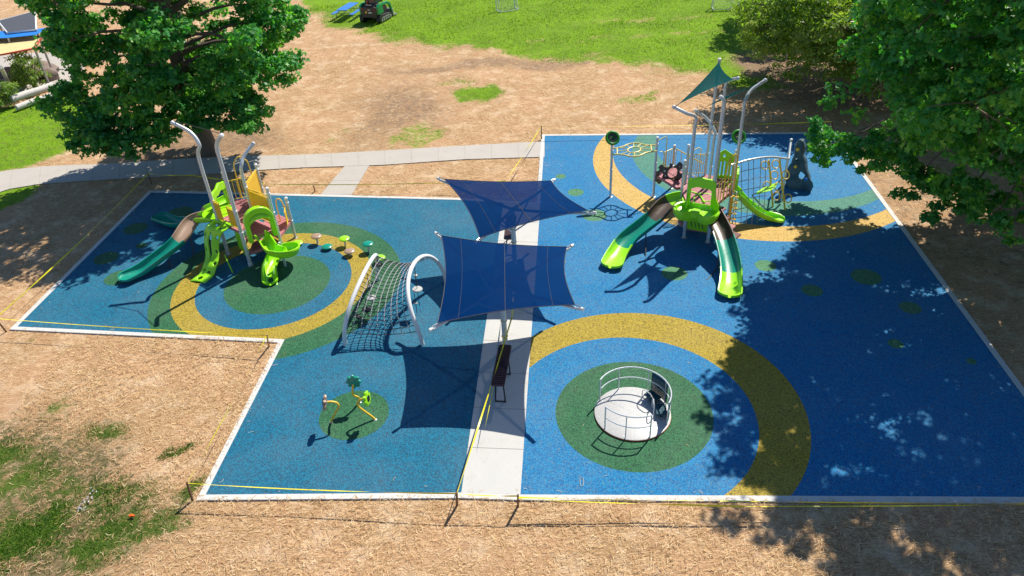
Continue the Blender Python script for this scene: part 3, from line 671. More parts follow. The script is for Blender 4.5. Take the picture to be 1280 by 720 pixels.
# ================================================================== SPINNER
def spinner():
    c = W(790.5, 517.5); R = 1.06; root = empty('merry_go_round', c, 'white disc merry go round with curved silver rails on green circle', 'merry-go-round')
    MB().lathe(c+Z*.0, [(R-.02, .0), (R+.004, .02), (R+.004, .03), (R-.02, .045)], 64).build('turning_gap', 'orange_plastic', root)
    MB().lathe(c, [(R-.01, .03), (R, .055), (R-.02, .065), (.2, .068), (.001, .068)], 64).build('disc', 'disc_white', root)
    for a_ in (20, 80, 140):
        t_ = math.radians(a_); v_ = V3(math.cos(t_), math.sin(t_), 0)*(R-.04); MB().bar(c-v_+Z*.069, c+v_+Z*.069, .007, .003).build('deck_seam', 'grey_metal', root, smooth=False)
    bo = MB()
    for k_ in range(18): t_ = math.radians(k_*20+6); bo.lathe(c+V3(math.cos(t_), math.sin(t_), 0)*(R-.11)+Z*.066, [(.014, 0), (.014, .005), (.001, .007)], 6)
    bo.build('bolts', 'grey_metal', root, kind='stuff')
    def ang(p): return math.atan2(p[1]-c.y, p[0]-c.x)
    def arcp(a0, a1, z, n=24, r=R-.05): return [c+V3(math.cos(a0+(a1-a0)*k/n)*r, math.sin(a0+(a1-a0)*k/n)*r, z) for k in range(n+1)]
    def rail(a0, a1, posts, zt=.86, zm=.48, name='handrail'):
        b = MB(); top = arcp(a0, a1, zt); r = R-.05
        path = [top[0]-Z*(zt-.05)]+[top[0]-Z*.06]+top+[top[-1]-Z*.06]+[top[-1]-Z*(zt-.05)]
        o = MB().tube(path, .021, 8).build(name, 'silver_paint', root)
        MB().tube(arcp(a0, a1, zm), .018, 8).build('mid_rail', 'silver_paint', o)
        for t in posts: p = c+V3(math.cos(t)*r, math.sin(t)*r, 0); MB().tube([p+Z*.05, p+Z*zt], .016, 8).build('rail_post', 'silver_paint', o)
        return o
    D = math.radians
    # long rear rail sweeps from the left over the back to the right; short one at the front
    rail(D(147), D(-32), [D(104), D(55), D(18)])
    rail(D(213), D(288), [D(250)])
    for a0, a1, nm in ((50, 12, 'back_panel'), (2, -26, 'back_panel')):
        r = R-.05; pts = []; n = 10; b = MB(); vs = []
        for k in range(n+1):
            t = D(a0+(a1-a0)*k/n)
            for z in (.10, .82): vs.append(c+V3(math.cos(t)*(r-.0), math.sin(t)*(r-.0), z))
        b.add(vs, [(2*k, 2*k+2, 2*k+3, 2*k+1) for k in range(n)]); b.build(nm, 'panel_teal_dark', root, solid=.012)
    for t in (35, -8):  # small seats with grab loops
        t = D(t); p = c+V3(math.cos(t), math.sin(t), 0)*(R-.28)
        MB().box(p+Z*.22, (.30, .42, .04), rz=t).box(p+Z*.13, (.05, .3, .18), rz=t).build('seat', 'panel_teal_dark', root, bevel=.01)
        q = c+V3(math.cos(t), math.sin(t), 0)*(R-.5); y = V3(-math.sin(t), math.cos(t), 0)
        MB().tube([q-y*.2+Z*.07, q-y*.2+Z*.42, q-y*.1+Z*.5, q+y*.1+Z*.5, q+y*.2+Z*.42, q+y*.2+Z*.07], .014, 7).build('grab_loop', 'silver_paint', root)
spinner()

# ================================================================== MUSICAL FLOWERS
def flower(label, pts, headc, n_, mat, r=.19):
    P = [W(*p) for p in pts]; root = empty('flower_talker', (P[0].x, P[0].y, 0), label, 'play flower', 'flower headed speaking tubes on the green circle')
    cv = catmull([P[0]-Z*.1]+P, 7); MB().tube(cv, .032, 10).build('stem', 'yellow_paint', root)
    h = Vector(headc); nrm = Vector(n_).normalized(); x = nrm.orthogonal().normalized(); y = nrm.cross(x)
    b = MB(); K = 64; front = []; back = []
    for k in range(K):
        t = 2*math.pi*k/K; rr_ = r*(1+.14*math.cos(8*t)); front.append(h+(x*math.cos(t)+y*math.sin(t))*rr_+nrm*.02)
    def ring(f, dz): return [h+(p-h-nrm*.02)*f+nrm*dz for p in front]
    b.loft([ring(.35, -.055), ring(.92, -.04), ring(1, -.015), ring(1, .015), ring(.92, .04), ring(.45, .045)])
    b.build('flower_head', mat, root)
    b2 = MB(); b2.lathe(h+nrm*.045, [(.09, 0), (.085, .012), (.05, .02), (.001, .02)], 20, nrm); b2.build('mouthpiece', 'black_plastic', root)
    MB().lathe((P[0].x, P[0].y, 0), [(.055, -.02), (.055, .012), (.035, .02)], 16).build('base_collar', 'grey_metal', root)
flower('yellow stemmed flower tube with dark teal head tilted away', [(444, 505), (448.5, 499, .28), (441.5, 495, .42), (440, 487, .62), (441.5, 479.5, .84)] if False else [(449.5, 503), (448.8, 499, .15), (447.5, 496.5, .3), (442, 494, .5), (440.6, 488, .68), (441.6, 480, .86)], W(442, 477, .92), (.05, .93, -.12), 'teal_plastic', .2)
flower('yellow stemmed flower tube with lime green head facing right', [(468.8, 524.5), (464, 520, .14), (456, 514.5, .34), (448.5, 508.5, .55), (447.3, 503.5, .70), (450, 499.5, .82), (455, 498.3, .88)], W(458.5, 498, .90), (.95, -.15, .15), 'lime_plastic')
flower('yellow stemmed flower tube with tan head facing left', [(414, 528), (415.5, 523, .22), (420, 514.5, .46), (423.3, 508.5, .66), (421, 503.8, .80), (414.5, 502.2, .87), (409, 502.5, .88)], W(405.8, 503, .88), (-.95, -.1, .2), 'tan_plastic')

# ================================================================== STEPPING PODS
PODS = [(395, 294, 'tan_plastic', .38, (393.9, 307)), (408.5, 307, 'teal_plastic', .16, (409.5, 312)), (430, 297, 'lime_plastic', .38, (432, 309.5)), (436.5, 312.5, 'tan_plastic', .24, (438, 319)),
        (459.6, 303.5, 'teal_plastic', .40, (462.5, 315.5)), (371.5, 302.5, 'lime_plastic', .14, (373, 307.5)), (474.5, 321, 'lime_plastic', .26, (476, 328)), (444, 336, 'teal_plastic', .3, None)]
POS = ['tall tan mushroom step nearest the top left of the pod curve', 'low teal mushroom step with its cap close to the rubber', 'lime mushroom step in the middle of the pod curve, on a tall stem', 'lower tan mushroom step just below the tall lime one', 'teal mushroom step on a tall stem, left of the net climber', 'low lime mushroom step beside the spiral slide', 'lime mushroom step touching the top of the net arch', '']
for i, (px, py, mt, z, bs) in enumerate(PODS[:7]):
    c = W(px, py, z); root = empty('stepping_pod', (c.x, c.y, 0), POS[i], 'stepping pod', 'mushroom stepping pods along the yellow ring')
    MB().lathe((c.x, c.y, z-.10), [(.05, -.01), (.17, .01), (.208, .045), (.21, .062), (.19, .085), (.12, .102), (.001, .108)], 28).build('pod_cap', mt, root)
    MB().tube([V3(c.x, c.y, -.05), V3(c.x, c.y, z-.09)], .04, 12).build('stem', 'silver_paint', root)

# ================================================================== NET CLIMBER
def net_climber():
    root = empty('net_climber', W(480, 400), 'rope net climber slung between two leaning white arches', 'net climber')
    def arch(f1, f2, h, lean, n=40, p=.62):
        f1 = W(*f1); f2 = W(*f2); out = []
        for i in range(n+1):
            t = i/n; a = math.pi*t; e = (1-math.cos(a))/2; s = math.sin(a)**p if 0 < t < 1 else 0
            out.append(f1.lerp(f2, e)+V3(lean[0], lean[1], 0)*math.sin(a)+Z*h*s)
        return out
    A = arch((431.4, 431), (472, 350), 1.72, (.42, .0)); B = arch((528.5, 430.5), (558, 352), 1.74, (-.60, .1))
    MB().tube([A[0]-Z*.1]+A[1:-1]+[A[-1]-Z*.1], .07, 14).build('arch', 'white_paint', root)
    MB().tube([B[0]-Z*.1]+B[1:-1]+[B[-1]-Z*.1], .07, 14).build('arch', 'white_paint', root)
    def P(u, v):  # u across, v along the arches
        i = v*40; k = min(39, int(i)); f = i-k; a = A[k].lerp(A[k+1], f); b = B[k].lerp(B[k+1], f)
        q = a.lerp(b, u); q.z -= .40*math.sin(math.pi*u)*math.sin(math.pi*min(1, max(0, v)))**.6; q.z = max(.05, q.z)
        return q
    net = MB(); nu = 9; nv = 22; v0, v1 = .045, .80
    for i in range(1, nu): net.tube([P(i/nu, v0+(v1-v0)*k/44) for k in range(45)], .013, 5)
    N_ = net.build('rope_net', 'rope_grey', root)
    net = MB()
    for j in range(nv+1):
        v = v0+(v1-v0)*j/nv; net.tube([P(k/20, v) for k in range(21)], .013, 5)
    net.build('cross_ropes', 'rope_black', root)
    kn = MB()
    for i in range(1, nu):
        for j in range(0, nv+1, 1):
            p = P(i/nu, v0+(v1-v0)*j/nv); kn.lathe(p-Z*.022, [(.012, 0), (.03, .022), (.012, .044)], 6)
    kn.build('rope_knots', 'rope_grey', root, kind='stuff')
    # hanging ropes with climbing discs below and beside
    for (px, py, z, up, r, mt) in [(464.5, 372.5, .75, .7, .17, 'disc_white'), (458.8, 387, .35, .4, .17, 'black_plastic'), (521.5, 361.5, .95, .7, .18, 'disc_white'), (519.5, 344.5, 1.3, .35, .07, 'disc_white'), (519.5, 379, .6, .4, .07, 'disc_white'), (461.5, 357.5, 1.0, .5, .08, 'disc_white'), (473, 331, 1.5, .2, .1, 'black_plastic'), (447, 395, .2, .2, .1, 'black_plastic')]:
        p = W(px, py, z); d = MB(); d.lathe(p-Z*.02, [(.02, -.02), (r*.9, 0), (r, .02), (r*.9, .045), (.02, .06)], 20)
        o = d.build('climbing_disc', mt, root); MB().tube([p+Z*up, p-Z*.0], .012, 5).tube([p, V3(p.x, p.y, max(.02, p.z-up))], .012, 5).build('hanging_rope', 'rope_black', o)
net_climber()
# ================================================================== PLAY STRUCTURES
def ground_pt(p): return V3(p[0], p[1], 0)
def post(root, base, path, r=.062, name='post', mat='silver_paint', clamps=()):
    """upright from the rubber; path: further points"""
    base = Vector(base); pts = [V3(base.x, base.y, -.1)]+[Vector(p) for p in path]
    if len(pts) > 3:
        core = [pts[0], pts[0].lerp(pts[1], .5)]+catmull(pts[1:], 6)
    else: core = pts
    o = MB().tube(core, r, 12).build(name, mat, root)
    e = pts[-1]; d = (pts[-1]-pts[-2]).normalized()
    MB().lathe(e-d*.03, [(r+.008, 0), (r+.012, .02), (r+.006, .05), (r*.5, .075), (.001, .082)], 12, d).build('post_cap', 'white_paint', o)
    MB().lathe((base.x, base.y, 0), [(r+.045, -.01), (r+.045, .01), (r+.01, .02)], 14).build('base_collar', 'grey_metal', o)
    for z in clamps:
        MB().lathe((base.x, base.y, z-.03), [(r+.004, 0), (r+.016, .008), (r+.016, .052), (r+.004, .06)], 12).build('clamp', 'white_paint', o)
    return o
def deck(root, poly, z, mat='maroon_deck', name='deck', th=.10):
    poly = [Vector((p[0], p[1], 0)) for p in poly]
    b = MB(); b.prism([p+Z*(z-.02) for p in poly], (0, 0, .02)); c = sum(poly, Vector())/len(poly)
    for i in range(len(poly)):
        a = poly[i]; q = poly[(i+1) % len(poly)]; b.bar(a.lerp(c, .02)+Z*(z-th/2-.02), q.lerp(c, .02)+Z*(z-th/2-.02), .03, th)
    o = b.build(name, mat, root, smooth=False)
    # drain slots as dark raised inlays follow the deck's long side
    d = (poly[1]-poly[0]).normalized(); y = Z.cross(d); s = MB(); ext = max((p-c).length for p in poly)
    pl = [(p.x, p.y) for p in poly]; n = int(2*ext/.11)
    for k in range(n):
        o_ = -ext+(k+.5)*.11; seg = []
        for m_ in range(60):
            q = c+y*o_+d*(-ext+2*ext*m_/59)
            if float(sdist(np.array([q.x]), np.array([q.y]), pl)[0]) > .06: seg.append(q)
        if len(seg) > 3: s.bar(seg[0]+Z*(z+.002), seg[-1]+Z*(z+.002), .022, .004)
    if s.v: s.build('slot', 'dark_maroon', o, smooth=False, kind='stuff')
    return o
def rail_panel(root, a, b_, z0, z1, mat='yellow_paint', n=6, name='barrier', r=.017, solid=None):
    a = Vector((a[0], a[1], 0)); b_ = Vector((b_[0], b_[1], 0)); a, b_ = a.lerp(b_, .07), b_.lerp(a, .07)
    m = MB(); m.tube([a+Z*z0, b_+Z*z0], r, 7).tube([a+Z*z1, b_+Z*z1], r*1.25, 7)
    if solid is None:
        for k in range(n+1):
            q = a.lerp(b_, k/n); m.tube([q+Z*z0, q+Z*z1], r*.8, 6)
        o = m.build(name, mat, root)
    else:
        m.tube([a+Z*z0, a+Z*z1], r, 7).tube([b_+Z*z0, b_+Z*z1], r, 7); o = m.build(name, mat, root); d = (b_-a).normalized(); y = Z.cross(d)*.012
        P_ = [a.lerp(b_, .06)+Z*(z0+.04), b_.lerp(a, .06)+Z*(z0+.04), b_.lerp(a, .06)+Z*(z1-.05), a.lerp(b_, .06)+Z*(z1-.05)]
        MB().prism([p-y for p in P_], y*2).build('panel', solid, o, smooth=False, bevel=.006)
    return o
def slide(root, pts, wd, sections, name='slide', depth=.22, flare=.0, exit_lip=True):
    """pts: centre line (3D) of the bed; sections: list of (t_end, material)"""
    cv = catmull(pts, 10); n = len(cv); secs = []
    for i, p in enumerate(cv):
        t = (cv[min(n-1, i+1)]-cv[max(0, i-1)]).normalized(); lat = Vector((t.y, -t.x, 0)).normalized(); up = lat.cross(t); up = up if up.z > 0 else -up
        f = i/(n-1); w_ = wd*(1+.10*max(0, f-.8)*5+(.10*max(0, .12-f)*8 if name == 'slide' else -.9*max(0, .14-f))); dp = depth*(1-.45*max(0, f-.82)*5.5)
        prof = []
        for k in range(13):
            a = math.pi*(k/12); prof.append((-math.cos(a)*w_/2, -math.sin(a)**.75*dp if 0 < k < 12 else 0))
        out = [(-w_/2-.055, .0), (-w_/2-.04, .035), (-w_/2, .03)]+[(x, y+.0) for x, y in prof]+[(w_/2, .03), (w_/2+.04, .035), (w_/2+.055, .0), (w_/2+.05, -.05), (w_/2+.015, -.05)]+[(x*1.09, y-.035) for x, y in prof[::-1][1:-1]]+[(-w_/2-.015, -.05), (-w_/2-.05, -.05)]
        secs.append([p+lat*x+up*y for x, y in out])
    i0 = 0; first = None; objs = []
    for te, mt in sections:
        i1 = int(round(te*(n-1))); sub = secs[i0:i1+1]
        if te >= .999 and exit_lip:
            c = sum(sub[-1], Vector())/len(sub[-1]); tt = (cv[-1]-cv[-2]).normalized()
            K = len(sub[-1]); new = []
            for q in (.35, .7, .92, 1.0):
                s_ = math.sqrt(max(0, 1-q*q*.98)); new.append([cv[-1]+(v-cv[-1])*Vector((1, 1, 1))*1.0 for v in sub[-1]])
                lat = Vector((tt.y, -tt.x, 0)).normalized()
                new[-1] = [cv[-1]+lat*((v-cv[-1]).dot(lat)*s_)+tt*(.26*q)+Z*((v-cv[-1]).z*(1 if (v-cv[-1]).z > -.05 else (1-.55*q))) for v in sub[-1]]
            sub = sub+new
        b = MB(); b.loft(sub); o = b.build('chute' if first is None else 'chute_section', mt, root if first is None else first); objs.append(o)
        if first is None:
            first = o; first.name = name; LOC[first.name] = LOC[root.name]
        else:
            fl = MB(); ring = secs[i0]; fl.loft([[p+(cv[i0+1]-cv[i0]).normalized()*s for p in [cv[i0]+(q-cv[i0])*1.035 for q in ring]] for s in (-.02, .02)]); fl.build('joint_flange', mt, o)
        i0 = i1
    return first, cv
def leg(parent, top, base, r=.024, mat='dark_metal'):
    top = Vector(tuple(top)); top.z = max(.03, top.z-.27); MB().tube([V3(base[0], base[1], -.05), top], r, 8).build('support_leg', mat, parent)
def hood(root, a, b_, z0, z1, mat='lime_plastic', th=.10, top=.22, name='slide_hood', wave=.0, out=Vector((0, 0, 0))):
    """arched portal standing between two posts: two side cheeks and a deep wavy top"""
    a = Vector((a[0], a[1], 0)); b_ = Vector((b_[0], b_[1], 0)); d = b_-a; y = Z.cross(d).normalized()*th; n = 20
    outer = []; inner = []
    for k in range(n+1):
        t = k/n; s = t*2-1
        hz = z1+.10*math.cos(s*math.pi/2)+wave*math.sin(t*4*math.pi)
        outer.append((t, hz)); inner.append((.12+.76*t, z1-top-.10*(abs(s)**4)+wave*.7*math.sin(t*4*math.pi)))
    P = [(-.02, z0)]+[(-.02, z1-.12)]+outer+[(1.02, z1-.12), (1.02, z0), (.88, z0)]+inner[::-1]+[(.12, z0)]
    b = MB(); b.prism([a+d*t+Z*z-y/2+out for t, z in P], y); o = b.build(name, mat, root, smooth=False, bevel=.025)
    P2_ = [(.14, z1-top+.04)]+[(.14, z1-.03), (.86, z1-.03), (.86, z1-top+.04)]
    return o

def left_structure():
    A = V3(-10.97, 25.14, 0); B = V3(-9.86, 24.22, 0); C_ = V3(-8.75, 24.91, 0); E_ = V3(-9.86, 25.83, 0); D = V3(-8.56, 26.16, 0); K = V3(-10.93, 26.72, 0); C4 = V3(-9.74, 27.15, 0)
    root = empty('play_structure', (-10, 25.4, 0), 'left play tower with spiral slide, holed green climber and three tall bent posts', 'play structure')
    post(root, A, [A+Z*2.5, A+Z*4.1, W(249, 181, 4.62), W(238, 165.5, 5.02), W(215, 153, 5.38)], .066, clamps=(1.45, 2.35))
    post(root, B, [B+Z*2.5, B+Z*4.3, B+Z*4.75, W(271.5, 178, 5.02), W(277, 169, 5.36)], .070, clamps=(1.45, 2.35, .12))
    post(root, E_, [E_+Z*2.2, E_+Z*3.1, W(301.5, 208, 3.42), W(305, 195, 3.72), W(317, 179, 4.08)], .064, clamps=(1.45, 2.5))
    for p, h in ((C_, 2.85), (K, 2.75), (C4, 2.8), (D, 1.78)): post(root, p, [p+Z*h], .055, clamps=(h-.2, h-1.0))
    MB().tube([W(216, 151, 5.42), W(250, 160, 5.3), W(276, 167, 5.42)], .014, 6).build('sail_cable', 'dark_metal', root)
    # decks
    deck(root, [A, B, E_], 1.48); deck(root, [A, E_, C4, K], 1.48); deck(root, [B, C_, E_], 1.14); 
    F_ = C_+(D-C_)*.5
    deck(root, [E_, C_, D, C4.lerp(D, .45)], .80, name='step'); deck(root, [B.lerp(C_, .05), C_, C_.lerp(E_, .55), B.lerp(E_, .5)], .55, name='step')
    MB().bar(B.lerp(E_, .5)+Z*.97, B.lerp(E_, .98)+Z*1.2, .04, .3).build('riser', 'black_plastic', root)
    # yellow panels at the climber entry (A-B side)
    for t0, t1 in ((.03, .30), (.62, .95)):
        rail_panel(root, A.lerp(B, t0-.02), A.lerp(B, t1+.02), 1.58, 2.38, solid='yellow_panel', name='entry_panel')
    # tall yellow panels at the back right
    rail_panel(root, E_, C4, 1.55, 2.62, solid='yellow_panel', name='big_panel'); rail_panel(root, E_, C_, 1.3, 2.45, solid='yellow_panel', name='side_panel')
    MB().tube([E_+Z*2.50, C4+Z*2.62], .02, 7).tube([E_+Z*2.45, C_+Z*2.55], .02, 7).build('top_rail', 'yellow_paint', root)
    rail_panel(root, K, C4, 1.55, 2.35, n=7)
    # arch loops at the rear entry
    a = K.lerp(C4, .35); b_ = K.lerp(C4, .8); o_ = V3(-.15, .5, 0)
    cv = catmull([a+o_*.3+Z*.05, a+o_*.3+Z*2.6, a+(b_-a)*.2+o_*.3+Z*3.05, a+(b_-a)*.5+o_*.3+Z*3.18, a+(b_-a)*.8+o_*.3+Z*3.05, b_+o_*.3+Z*2.6, b_+o_*.3+Z*.05], 8)
    ac = MB().tube(cv, .024, 8).build('arch_climber', 'yellow_paint', root)
    for z in (.35, .65, .95, 1.25): MB().tube([a+o_*.3+Z*z, b_+o_*.3+Z*z], .018, 7).build('rung', 'yellow_paint', ac)
    # steps rail at D
    a = D+V3(-.42, -.02, 0); cv = catmull([a+Z*.75, a+Z*1.55, a+V3(.1, 0, 1.78), a+V3(.25, 0, 1.6), a+V3(.30, 0, .8)], 8); MB().tube(cv, .024, 8).build('hand_loop', 'yellow_paint', root)
    rail_panel(root, D+V3(-.12, .05, 0), D+V3(.0, -.6, 0), .9, 1.45, solid='yellow_panel', name='step_panel')
    # twin slide: hub and two chutes
    hub = W(266, 266, 1.45); mid = W(241.9, 272.4, 1.22)
    s1, cv = slide(root, [W(284, 262, 1.50), W(264, 268, 1.46), mid, W(221.8, 299, .86), W(194, 321.4, .52), W(174, 336, .30), W(157, 345, .24)], .58, [(.30, 'lime_plastic'), (.50, 'tan_plastic'), (1, 'teal_plastic')], name='slide', depth=.24)
    leg(s1, W(235, 283, 1.0), W(242, 323)); leg(s1, W(208, 318, .5), W(214, 338)); leg(s1, W(155, 349, .12), W(157, 356)); leg(s1, W(258, 277, 1.2), W(262, 306))
    s2, cv = slide(root, [W(285, 248, 1.50), W(268, 256, 1.46), W(253, 262, 1.28), W(243, 271, .92), W(232, 275, .52), W(216, 275.5, .30), W(199, 270, .24)], .56, [(.36, 'lime_plastic'), (.52, 'tan_plastic'), (1, 'teal_plastic')], name='slide', depth=.24)
    leg(s2, W(203, 276, .12), W(204.5, 281))
    hood(root, A+V3(-.05, .15, 0), K+V3(-.05, -.05, 0), 1.45, 2.45, wave=.035)
    rk = MB(); d = (K-A).normalized()
    rk.lathe(A.lerp(K, .5)+V3(-.25, 0, 1.42), [(.35, -.03), (.62, .0), (.60, .06), (.3, .10), (.001, .11)], 24); rk.build('slide_hub', 'lime_plastic', root)
    # perforated green climber on the A-B side
    ctr = catmull([A.lerp(B, .47)+Z*1.52, W(279, 276, 1.56), W(268, 285, 1.46), W(263, 297, 1.14), W(264, 314, .74), W(262, 331, .40), W(256, 343, .14), W(246, 352, .04)], 9); n = len(ctr); m_ = 16; vs = []; side = (B-A).normalized()
    for i, p in enumerate(ctr):
        t = i/(n-1); wd = .96-.36*t+.10*math.sin(t*7); sd = side.lerp(V3(.8, -.25, 0).normalized(), t).normalized(); tt = (ctr[min(n-1, i+1)]-ctr[max(0, i-1)]).normalized(); nn = sd.cross(tt).normalized()
        for j in range(m_+1):
            u = j/m_*2-1; vs.append(p+sd*u*wd/2+nn*(.07*u*u+.02*math.cos(t*30)))
    fs = []
    for i in range(n-1):
        for j in range(m_):
            t = i/(n-1); u = (j+.5)/m_*2-1; hole = False
            if .34 < t < .66 and abs(u+.05) < .02+.20*math.sin((t-.34)/.32*math.pi): hole = True     # long central gap
            for (ht, hu, rt_, ru) in [(.12, -.4, .035, .18), (.12, .4, .035, .18), (.22, 0, .03, .3), (.26, -.62, .02, .17), (.26, .62, .02, .17), (.40, -.72, .02, .13), (.40, .7, .02, .14), (.55, -.72, .02, .12), (.55, .7, .02, .12), (.68, .68, .02, .14), (.80, .3, .022, .2), (.78, -.45, .02, .15), (.93, 0, .028, .25)]:
                if ((t-ht)/rt_)**2+((u-hu)/ru)**2 < 1: hole = True
            if not hole: a0 = i*(m_+1)+j; fs.append((a0, a0+1, a0+m_+2, a0+m_+1))
    cl = MB(); cl.add(vs, fs); cl.build('holed_climber', 'lime_plastic', root, solid=.05, soft_=2)
    MB().tube([W(281, 319, .6), W(284, 326, .55), W(291, 341, 0)], .022, 7).build('climber_leg', 'lime_plastic', root)
    # ribbed green wall under the deck between A and B
    b = MB(); a = A.lerp(B, .45)+V3(.12, .12, 0); q = B.lerp(A, .02)+V3(.0, .14, 0); d = q-a; N_ = 40; y = Z.cross(d.normalized())
    vs = []
    for k in range(N_+1):
        t = k/N_; off = y*(.02*(k % 4 > 1)); vs += [a+d*t+off+Z*(.35+.12*math.sin(t*9)), a+d*t+off+Z*1.4]
    b.add(vs, [(2*k, 2*k+2, 2*k+3, 2*k+1) for k in range(N_)]); b.build('ribbed_wall', 'lime_plastic', root, smooth=False, solid=.02)
    # spiral slide with its hood on the B-C side
    pb = B.lerp(C_, .12); pc = B.lerp(C_, .92); ov = V3(.16, -.26, 0)
    d = pc-pb; P = []; n = 22; inner = []
    for k in range(n+1):
        a = math.pi*k/n; P.append((.5-.52*math.cos(a)*(1 if k not in (0, n) else 1), 1.75+.62*math.sin(a)**.8 if 0 < k < n else 1.75)); inner.append((.5-.36*math.cos(a), 1.70+.26*math.sin(a)**.9 if 0 < k < n else 1.70))
    poly = [(-.02, 1.05)]+P+[(1.02, 1.05), (.86, 1.05)]+inner[::-1]+[(.14, 1.05)]
    hd = MB(); hd.prism([pb+d*t+Z*z+ov*.3 for t, z in poly], ov*.75); ho = hd.build('slide_hood', 'lime_plastic', root, smooth=False, bevel=.03)
    vz = []
    for k in range(13):
        a = math.pi*(.12+.76*k/12); vz += [pb+d*(.5-.40*math.cos(a))+Z*(1.78+.36*math.sin(a))+ov*1.02, pb+d*(.5-.40*math.cos(a))+Z*(1.66+.30*math.sin(a))+ov*1.25]
    MB().add(vz, [(2*k, 2*k+2, 2*k+3, 2*k+1) for k in range(12)]).build('hood_visor', 'lime_plastic', ho, solid=.03)
    c = V3(-8.50, 24.05, 0); R = .42; path = [pb.lerp(pc, .45)+Z*1.22+ov*.2, pb.lerp(pc, .5)+Z*1.20+ov*1.1]
    for k in range(11):
        a = math.radians(-125+30*k); path.append(c+V3(math.cos(a)*R, math.sin(a)*R, 1.10-.70*k/10))
    path += [c+V3(-R-.02, -.45, .32), c+V3(-R+.06, -.85, .20), c+V3(-R+.12, -1.10, .16)]
    s3, cv = slide(root, path, .44, [(1, 'lime_plastic')], name='spiral_slide', depth=.30)
    MB().tube([c-Z*.05, c+Z*1.05], .05, 10).build('centre_post', 'silver_paint', s3)
    leg(s3, W(345, 348, .1), W(346, 357), .04, 'lime_plastic')
left_structure()
def tri_sail(root, tips, mat='cloth_teal', name='sail', inset=.10, scoop=.13):
    t = [Vector(p) for p in tips]; c = sum(t, Vector())/3; q = [c.lerp(p, 1-inset) for p in t]; N = 16; vs = []; idx = {}
    for i in range(N+1):
        for j in range(N+1-i):
            a, b_, g_ = i/N, j/N, (N-i-j)/N; p = q[0]*a+q[1]*b_+q[2]*g_
            # pull each edge towards the middle
            pull = sum(scoop*4*x*y*max(0, 1-3.2*z_) for x, y, z_ in ((a, b_, g_), (b_, g_, a), (a, g_, b_)))
            p = p.lerp(c, min(.6, pull)); p.z -= .10*27*a*b_*g_*.5; idx[(i, j)] = len(vs); vs.append(p)
    fs = []
    for i in range(N):
        for j in range(N-i):
            fs.append((idx[(i, j)], idx[(i+1, j)], idx[(i, j+1)]))
            if j < N-i-1: fs.append((idx[(i+1, j)], idx[(i+1, j+1)], idx[(i, j+1)]))
    b = MB(); b.add(vs, fs); o = b.build(name, mat, root)
    for p, r_ in zip(t, q): MB().tube([p, r_.lerp(c, .02)], .012, 5).build('corner_cable', 'dark_metal', o)
    return o
